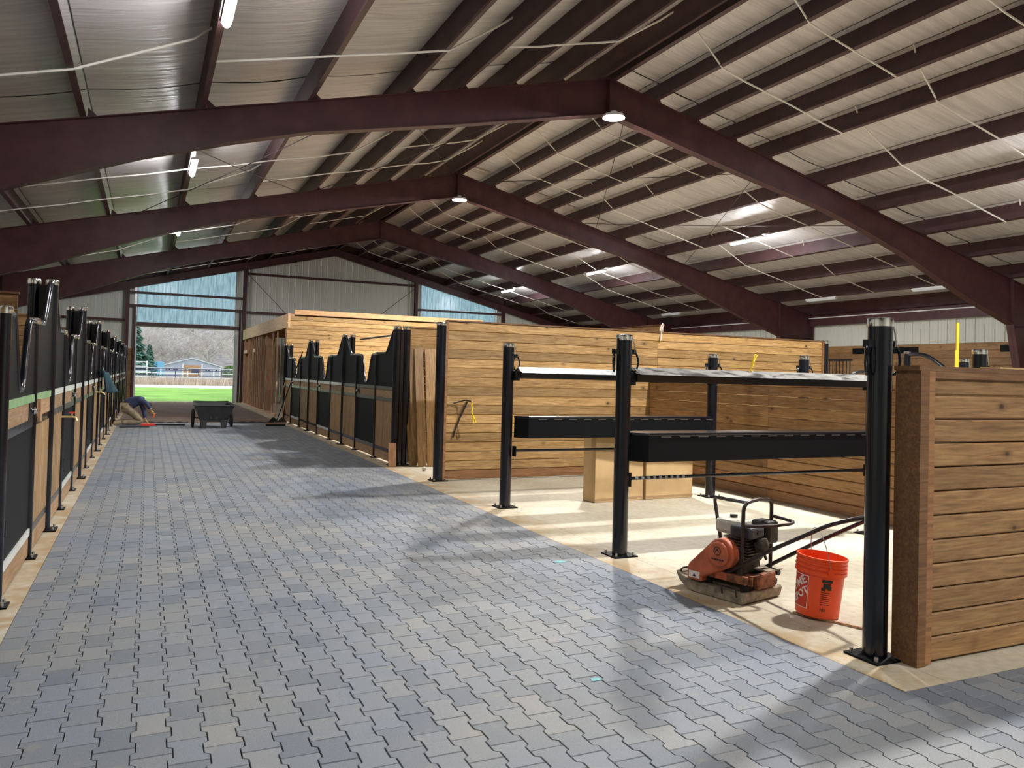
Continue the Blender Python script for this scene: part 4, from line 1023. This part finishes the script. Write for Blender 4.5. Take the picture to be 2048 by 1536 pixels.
MB().tube([(x*1.01, y*1.01, z+.005) for x, y, z in top]+[(-.505, -.475, .605)], .018, 6).build('rim', M['cart'], r, smooth=True)
for sx in (-.25, .25):
    MB().prism([(sx-.09, .22), (sx-.06, .0), (sx+.06, .0), (sx+.09, .22)], Ky, -.40, -.28).build('leg', M['cart'], r, bevel=.01)
    MB().box(sx*.3-.02, sx*.3+.02, -.395, -.37, .25, .5).build('rib', M['cart'], r)
for sx in (-.49, .49):
    MB().lathe([(.12, -.03), (.215, -.035), (.245, -.02), (.245, .02), (.215, .035), (.12, .03)], 24).build('tyre', M['rubber'], r, smooth=True, loc=(sx, .22, .245), rot=(0, PI/2, 0))
    MB().lathe([(0, -.02), (.14, -.02), (.15, -.03), (.15, .03), (.14, .02), (0, .02)], 24).build('hub', M['cart'], r, smooth=True, loc=(sx, .22, .245), rot=(0, PI/2, 0))
MB().tube([(-.46, .22, .245), (.46, .22, .245)], .015, 8).build('axle', M['steel'], r, smooth=True)

# ------------------------------------------------------------------ kneeling person
def skin(name, pts, edges, rad_, mat, parent, root=0, sub=2, loc=(0, 0, 0)):
    me = bpy.data.meshes.new(name); me.from_pydata([Vector(p) for p in pts], edges, []); me.materials.append(mat)
    o = bpy.data.objects.new(name, me); COL.objects.link(o); o.parent = parent; o.location = loc
    me_sk = o.modifiers.new('skin', 'SKIN'); me_sk.use_smooth_shade = True
    ly = me.skin_vertices[0] if me.skin_vertices else None
    if ly:
        for i, q in enumerate(rad_):
            ly.data[i].radius = q if isinstance(q, tuple) else (q, q)
            ly.data[i].use_root = (i == root)
    o.modifiers.new('sub', 'SUBSURF').levels = sub; o.modifiers['sub'].render_levels = sub
    return o
pr = empty('person', (-.37, 23.55, 0)); tag(pr, 'person in navy jacket and khaki trousers kneeling and bending over the paving edge', 'person')
pel, wai, che, nek, hed = (-.13, .05, .50), (-.02, .07, .60), (.16, .10, .68), (.29, .17, .62), (.40, .22, .50)
shR, elR, wrR = (.19, -.09, .70), (.37, -.13, .585), (.48, -.12, .41)
shL, elL, wrL = (.22, .28, .66), (.30, .24, .38), (.34, .10, .14)
hiR, knR, anR, toR = (-.13, -.07, .46), (.27, -.10, .085), (-.27, -.12, .09), (-.40, -.12, .04)
hiL, knL, anL, toL = (-.11, .18, .46), (.27, .22, .085), (-.27, .22, .09), (-.40, .22, .04)
bp_ = [pel, wai, che, nek, hed, shR, elR, wrR, shL, elL, wrL, hiR, knR, anR, toR, hiL, knL, anL, toL, (.44, .24, .44)]
be = [(0, 1), (1, 2), (2, 3), (3, 4), (4, 19), (2, 5), (5, 6), (6, 7), (2, 8), (8, 9), (9, 10), (0, 11), (11, 12), (12, 13), (13, 14), (0, 15), (15, 16), (16, 17), (17, 18)]
br_ = [.12, .11, .13, .055, .095, .065, .042, .03, .065, .042, .03, .085, .055, .04, .035, .085, .055, .04, .035, .075]
skin('body', bp_, be, br_, M['skin'], pr)
skin('jacket', [(-.15, .05, .50), wai, che, (.27, .15, .645), shR, elR, (.465, -.122, .44), shL, elL, (.337, .115, .17)], [(0, 1), (1, 2), (2, 3), (2, 4), (4, 5), (5, 6), (2, 7), (7, 8), (8, 9)],
     [(.19, .18), (.18, .17), (.19, .17), .1, .095, .06, .048, .085, .06, .048], M['jacket'], pr)
skin('trousers', [(-.14, .05, .47), hiR, (.08, -.09, .29), (.28, -.10, .095), (-.02, -.11, .09), (-.25, -.12, .09), hiL, (.08, .2, .29), (.28, .22, .095), (-.02, .22, .09), (-.25, .22, .09)],
     [(0, 1), (1, 2), (2, 3), (3, 4), (4, 5), (0, 6), (6, 7), (7, 8), (8, 9), (9, 10)], [.15, .115, .10, .08, .075, .06, .115, .10, .08, .075, .06], M['trousers'], pr)
for a_, t_ in ((anR, toR), (anL, toL)):
    skin('boot', [(a_[0]+.06, a_[1], .10), (a_[0]-.03, a_[1], .085), (t_[0], t_[1], .05), (t_[0]-.03, t_[1], .05)], [(0, 1), (1, 2), (2, 3)], [.055, .06, .05, .035], M['boots'], pr)
skin('hair', [(hed[0]-.03, hed[1], hed[2]+.05), (hed[0]+.03, hed[1]+.01, hed[2]+.03), (hed[0]+.06, hed[1]+.02, hed[2]-.02)], [(0, 1), (1, 2)], [.075, .09, .075], M['hair'], pr)
def hand(w, dirv, side, parent, mat, name):
    w = Vector(w); d = Vector(dirv).normalized(); s_ = Vector(side).normalized(); n_ = d.cross(s_)
    P = [tuple(w), tuple(w+d*.05), tuple(w+d*.095)]; E_ = [(0, 1), (1, 2)]; Rr = [.028, .038, .036]
    for k, (o_, L_) in enumerate(((-.030, .075), (-.010, .085), (.011, .08), (.030, .062))):
        b0 = len(P); q = w+d*.08+s_*o_; P += [tuple(q), tuple(q+d*L_*.5+n_*.012), tuple(q+d*L_*.8+n_*.035)]; E_ += [(2, b0), (b0, b0+1), (b0+1, b0+2)]; Rr += [.011, .0095, .008]
    b0 = len(P); q = w+d*.03-s_*.03; P += [tuple(q), tuple(q+d*.03-s_*.03+n_*.01), tuple(q+d*.055-s_*.035+n_*.03)]; E_ += [(1, b0), (b0, b0+1), (b0+1, b0+2)]; Rr += [.013, .011, .009]
    return skin(name, P, E_, Rr, mat, parent, root=1)
hand(wrR, (.5, 0, -.85), (0, 1, 0), pr, M['glove'], 'gloved_hand'); hand(wrL, (.5, -.3, -.75), (0, 1, 0), pr, M['glove'], 'gloved_hand')
# things around the person
o = MB().box(-.02, .02, -.03, .03, -.11, .02).build('trowel_handle', M['orange_tool'], bevel=.01, loc=(.20, 23.43, .31), rot=(0, .25, 0)); tag(o, 'small orange tool held in the gloved right hand of the person', 'hand tool')
r = empty('rubber_mallet', (.05, 23.13, .035), -.05); tag(r, 'red headed tool with black shaft lying on the paving by the person', 'hand tool')
MB().box(-.17, .17, -.035, .035, -.03, .035).build('head', M['red'], r, bevel=.012)
MB().tube([(.17, 0, 0), (.9, .12, -.01)], .018, 8).build('shaft', M['rubber'], r, smooth=True)
o = MB().box(-.35, .35, -.12, .12, .0, .022).build('kneeling_pad', M['rubber'], bevel=.01, loc=(-.28, 22.75, .002), rot=(0, 0, .08)); tag(o, 'flat black pad lying on the paving in front of the person', 'pad')

# ------------------------------------------------------------------ brooms at the end of the paving
def broom(x, y, tx, ty, tz, w, label, head='bristle'):
    r = empty('push_broom' if head == 'bristle' else 'floor_scraper', (x, y, 0)); tag(r, label, 'broom' if head == 'bristle' else 'scraper')
    if head == 'bristle':
        MB().box(-w/2, w/2, -.03, .03, .05, .085).build('head', M['wood_stud'], r, bevel=.008); MB().box(-w/2+.01, w/2-.01, -.035, .035, .002, .05).build('bristles', M['rubber'], r)
    else:
        MB().prism([(-w/2, .0), (w/2, 0), (.03, .14), (-.03, .14)], Ky, -.015, .015).build('blade', M['dark_iron'], r)
    MB().tube([(0, 0, .08), (tx-x, ty-y, tz)], .014, 8).build('shaft', M['brown_iron' if head == 'bristle' else 'wood_stud'], r, smooth=True)
broom(3.32, 23.0, 3.80, 21.8, 2.10, .55, 'push broom leaning against the far right stalls at the paving end')
broom(3.50, 24.75, 3.93, 25.2, 1.35, .32, 'floor scraper with triangular blade leaning by the tack room corner, left one', 'blade')
broom(3.74, 24.65, 3.93, 25.0, 1.25, .32, 'floor scraper with triangular blade leaning by the tack room corner, right one', 'blade')

# ------------------------------------------------------------------ far stalls by the right wall
def far_post(x, y, h, label, arms=0):
    p = post('far_stall_post', label, x, y, h, .07, group='posts of the far right stalls', plate=.1)
    return p
far_post(15.73, 12.57, 2.38, 'black double post with curved rail seen over the near right partition')
far_post(13.3, 11.5, 1.97, 'low black post between curved arms behind the back wall of the wash bays')
far_post(15.73, 17.1, 2.3, 'dark post at the left end of the barred grille')
pts = [(15.73, 12.6, 2.28)]+[(15.73+.0*k, 12.5-1.35*k/10, 2.31-.52*sm((k/10-.18)/.82)) for k in range(11)]
o = MB().tube(pts, .045, 10).build('curved_rail', M['black'], smooth=True); tag(o, 'black curved stall rail dipping to the right above the near right partition', 'rail')
MB().box(-.01, .01, 11.2, 12.55, .1, 1.75).build('lower_sheet', M['black_matte'], o).location = (15.73, 0, 0)
r = empty('stall_arch', (13.3, 11.5, 0)); tag(r, 'low black arched rails either side of a short post behind the wash bays', 'rail')
for sd in (-1, 1):
    pts = [(0, sd*.05, 1.86), (0, sd*.25, 1.86), (0, sd*.4, 1.82), (0, sd*.5, 1.72), (0, sd*.52, 1.5)]
    MB().tube(pts, .035, 8).build('arch', M['black'], r, smooth=True)
r = empty('barred_grille', (15.75, 15.6, 0)); tag(r, 'black framed stall grille of thin upright bars by the right wall', 'grille')
for z in (1.35, 2.2): MB().box(-.03, .03, -1.45, 1.45, z-.03, z+.03).build('frame_rail', M['black'], r)
for k in range(27): MB().cyl((0, -1.4+k*.107, 1.38), (0, -1.4+k*.107, 2.17), .012, 6).build('bar', M['black'], r)
nb = 9
for k in range(nb): MB().box(-.02, .02, -1.45, 1.45, .03+k*.142, .03+k*.142+.138).build('board', M['wood_wall_dark'], r)
for y0_, y1_ in ((17.6, 20.2), (13.0, 14.9)):
    o = MB().box(XR-.06, XR-.035, y0_, y1_, 2.66, 2.86).build('wall_slot', M['black_matte']); tag(o, 'long black slot panel on the wooden right wall, %s' % ('left one' if y0_ > 15 else 'right one'), 'panel')

# ------------------------------------------------------------------ paint marks and grit on the paving
for x, y, s_, lb in ((2.205, 3.62, .032, 'teal paint dab on the near paving, left one'), (3.285, 6.03, .05, 'teal paint dab on the paving by the middle post')):
    mb = MB(); n = 14; mb.v = [(x+s_*(1+.3*math.sin(3*a+x))*math.cos(a), y+s_*.8*(1+.25*math.cos(2*a))*math.sin(a), .0022) for a in [2*PI*k/n for k in range(n)]]; mb.f = [tuple(range(n))]
    mb.v += [(a, b, -.002) for a, b, c in mb.v[:n]]; mb.f += [(k, (k+1) % n, n+(k+1) % n, n+k) for k in range(n)]
    o = mb.build('paint_mark', M['teal']); tag(o, lb, 'paint mark')
random.seed(5); mb = MB()
for k in range(420):
    t = random.random()
    if t < .55: x, y = 3.66+random.random()**1.6*.55, random.uniform(3, 9)
    elif t < .8: x, y = random.uniform(-1.2, -.72), random.uniform(5, 14)
    else: x, y = random.uniform(-.7, 3.6), random.uniform(2.2, 12)
    s_ = random.uniform(.0015, .006); q = [Vector((random.uniform(-1, 1), random.uniform(-1, 1), random.uniform(0, 1)))*s_ for _ in range(4)]
    b0 = Vector((x, y, .0012)); mb.add([b0+v for v in q], [(0, 1, 2), (0, 2, 3), (0, 3, 1), (1, 3, 2)])
o = stuff(mb.build('grit', M['dusty_iron'])); tag(o, 'scattered grit and sand crumbs along the paving edges', 'grit')

# ------------------------------------------------------------------ outdoors beyond the door
def gz(y): return -.02 if y < 70 else -.02-2.2*min(1, (y-70)/190)
def ground(name, y0, y1, mat, dz=0., x0=-120, x1=160, n=8):
    mb = MB()
    for i in range(n+1):
        y = y0+(y1-y0)*i/n; mb.v += [(x0, y, gz(y)+dz), (x1, y, gz(y)+dz)]
    mb.f = [(2*i, 2*i+1, 2*i+3, 2*i+2) for i in range(n)]
    me = mb.mesh(name); me.materials.append(M[mat]); return me
lw = link('lawn', ground('lawn', YE+.3, 66, 'lawn')); stuff(tag(lw, 'bright green mown lawn right outside the big door', 'lawn'))
o = link('gravel_path', ground('gravel_path', 66, 80, 'gravel', .01, n=2)); tag(o, 'pale gravel track beyond the green lawn', 'path')
o = link('meadow', ground('meadow', 80, 290, 'meadow')); stuff(tag(o, 'dry meadow beyond the pale track', 'meadow'))
random.seed(9); mb = MB()
for k in range(9000):
    x = random.uniform(-14, 22); y = random.uniform(80.5, 99); h = random.uniform(.45, 1.05)*(1.1-.5*(y-80)/19); w = random.uniform(.03, .07); a = random.uniform(0, PI)
    dx, dy = math.cos(a)*w, math.sin(a)*w; lx, ly = random.uniform(-.25, .25), random.uniform(-.2, .2); z = gz(y)
    mb.add([(x-dx, y-dy, z), (x+dx, y+dy, z), (x+lx, y+ly, z+h)], [(0, 1, 2)])
me = mb.mesh('tall_grass'); me.materials.append(M['brush']); o = link('tall_grass', me); stuff(tag(o, 'dry pinkish tall grass along the far edge of the pale track', 'grass'))
def fence(y, x0, x1, step, rails, h, r_, mat, label):
    r = empty('rail_fence', ((x0+x1)/2, y, gz(y))); tag(r, label, 'fence'); c = (x0+x1)/2; x = x0
    while x <= x1+.01: MB().box(x-c-r_, x-c+r_, -r_, r_, 0, h).build('fence_post', M[mat], r); x += step
    for z in rails: MB().box(x0-c, x1-c, -r_*.6, r_*.6, z-r_*.8, z+r_*.8).build('fence_rail', M[mat], r)
fence(101, -9.8, 18.5, 2.55, (.95, 1.55, 1.75), 1.8, .055, 'fence_dark', 'dark rail fence behind the dry grass, nearest of the fences')
fence(118, -12, 22, 3.4, (.7, 1.3, 1.95), 2.0, .09, 'fence_white', 'white rail fence behind the dark fence')
fence(160, -9.2, -.2, 3.0, (.8, 1.7, 2.6, 3.4), 3.6, .13, 'fence_white', 'tall white rail fence at the left of the pale barn')
fence(230, 22, 44, 4, (1., 2., 3.), 3.2, .14, 'fence_white', 'white rail fence at the right of the pale barn')
# barn
YBN = 260.; r = empty('barn', (12.2, YBN, gz(YBN))); tag(r, 'low pale barn with wooden middle front beyond the meadow', 'building')
bw, ez, az = 8.3, 3.95, 6.35
MB().prism([(-bw, 0), (bw, 0), (bw, ez), (0, az), (-bw, ez)], Ky, 0, 12).build('siding', M['barn_wall'], r)
MB().prism([(-bw-.5, ez-.05), (0, az+.05), (bw+.5, ez-.05), (bw+.5, ez+.25), (0, az+.4), (-bw-.5, ez+.25)], Ky, -.5, 12.3).build('roof', M['barn_roof'], r)
for x in (-bw+.2, -2.6, 2.9, bw-.2): MB().box(x-.22, x+.22, -.12, 0, 0, ez+.9 if abs(x) < 4 else ez).build('corner_board', M['white_trim'], r)
MB().box(-2.3, 2.5, -.1, 0, .9, 4.4).build('wood_front', M['barn_wood'], r); MB().box(-.1, 1.8, -.14, -.1, 2.0, 3.5).build('doorway', M['win_dark'], r)
for x in (-7.1, -6.3, -5.0, -4.2, 4.1, 4.9, 6.2, 7.0):
    w = MB().box(x-.33, x+.33, -.08, 0, 2.6, 3.3).build('window', M['white_trim'], r); MB().box(x-.26, x+.26, -.11, -.08, 2.66, 3.24).build('pane', M['win_dark'], w)
for x, lb in ((1.5, 'left'), (3.4, 'right')):
    mb = MB().lathe([(0, 0), (.95, 0), (1., .1), (1., 3.9), (.8, 4.2), (0, 4.3)], 20); o = mb.build('water_tank', M['tank_blue'], smooth=True, loc=(x-.4, 235, gz(235)+.6)); tag(o, 'blue water tank beside the pale barn, %s one' % lb, 'tank')
    MB().box(-1.3, 1.3, -1.3, 1.3, -.6, 0).build('plinth', M['gravel'], o)
# hill
mb = MB(); nx, ny = 50, 16
for j in range(ny+1):
    for i in range(nx+1):
        X = -260+600*i/nx; Y = 286+260*j/ny; t = j/ny
        mb.v.append((X, Y, -2.3+95*t*t*.5+48*t+9*noise.noise((X*.012, Y*.012, 0))*min(1, t*4)))
for j in range(ny):
    for i in range(nx): a = j*(nx+1)+i; mb.f.append((a, a+1, a+nx+2, a+nx+1))
me = mb.mesh('hillside'); me.materials.append(M['thicket']); o = link('hillside', me, smooth=True); tag(o, 'wooded grey brown hillside filling the view behind the barn', 'hill')
def hz(y): t = max(0, (y-286)/260); return -2.3+95*t*t*.5+48*t
def tree_mb(seed, h, dens):
    rnd = random.Random(seed); mb = MB()
    def br(p, d, L_, r_, lev):
        n = 3; pts = [p]; q = Vector(p); dd = Vector(d)
        for _ in range(n):
            dd = (dd+Vector((rnd.uniform(-.18, .18), rnd.uniform(-.18, .18), rnd.uniform(-.02, .16)))).normalized(); q = q+dd*(L_/n); pts.append(tuple(q))
        r_ = max(r_, .022); mb.tube(pts, [r_, r_*.8, r_*.65, r_*.5], 3 if lev > 0 else 6, cap=False)
        if lev >= 4: return

        for k in range(dens if lev < 3 else dens+1):
            t = rnd.uniform(.35, 1.); i = min(2, int(t*3)); P = Vector(pts[i]).lerp(Vector(pts[i+1]), t*3-i)
            a = rnd.uniform(0, 2*PI); up = rnd.uniform(.35, 1.0)
            nd = (Vector((math.cos(a), math.sin(a), 0))*.9+dd*up).normalized()
            br(tuple(P), nd, L_*rnd.uniform(.5, .72), r_*.5, lev+1)
    br((0, 0, 0), (0, 0, 1), h*.42, h*.014, 0); return mb
tm = []
for s_, mt in ((1, 'bark'), (2, 'bark2'), (3, 'bark')):
    me = tree_mb(s_, 20, 5).mesh('branches'); me.materials.append(M[mt]); tm.append(me)
random.seed(17)
for k in range(60):
    x = -28+k*1.55+random.uniform(-1.5, 1.5); y = random.choice((285, 292, 300, 312, 330, 350)) + random.uniform(-5, 5)
    o = link('bare_tree', tm[k % 3], loc=(x, y, (gz(y) if y < 286 else hz(y))-.3), rot=(0, 0, random.uniform(0, 6))); o.scale = (random.uniform(.9, 1.3),)*3
    tag(o, 'pale leafless tree standing on the hillside behind the barn', 'tree', 'leafless trees on the hillside')
def foliage(name, lb, cat, x, y, h, rad_, mat, n, conical, trunk=True):
    rnd = random.Random(int(x*7+h)); r = empty(name, (x, y, gz(y))); tag(r, lb, cat); mb = MB()
    for k in range(n):
        t = rnd.random()**.8 if conical else rnd.random(); a = rnd.uniform(0, 2*PI)
        if conical: z = h*(.04+.96*t); R2 = rad_*(1-t)*(.55+.45*abs(math.sin(t*22)))*rnd.uniform(.6, 1.05)
        else: z = h*t; R2 = rad_*math.sqrt(max(0, 1-(2*t-1)**2))*rnd.uniform(.75, 1.03)
        c = Vector((R2*math.cos(a), R2*math.sin(a), z)); s_ = h*.03*rnd.uniform(.6, 1.6)
        u = Vector((math.cos(a)*1.6, math.sin(a)*1.6, -.5 if conical else rnd.uniform(-1, 1))).normalized()*s_*1.8; w = Vector((-math.sin(a), math.cos(a), rnd.uniform(-.3, .3)))*s_
        mb.add([c-u*.3-w, c-u*.3+w, c+u], [(0, 1, 2)])
    me = mb.mesh('foliage'); me.materials.append(M[mat]); link('foliage', me, r)
    if trunk: MB().cyl((0, 0, 0), (0, 0, h*.9), h*.02, 7, h*.004).build('trunk', M['bark2'], r)
foliage('conifer', 'tall green conifer at the left edge of the door opening', 'tree', -3.2, 190, 14, 4.6, 'conifer', 5200, True)
foliage('conifer', 'smaller green conifer beside the blue tanks', 'tree', 0.2, 205, 8.2, 2.4, 'conifer', 2600, True)
foliage('round_shrub', 'round green shrub at the right edge of the door opening', 'shrub', 17.2, 190, 3.6, 1.9, 'shrub', 3000, False)
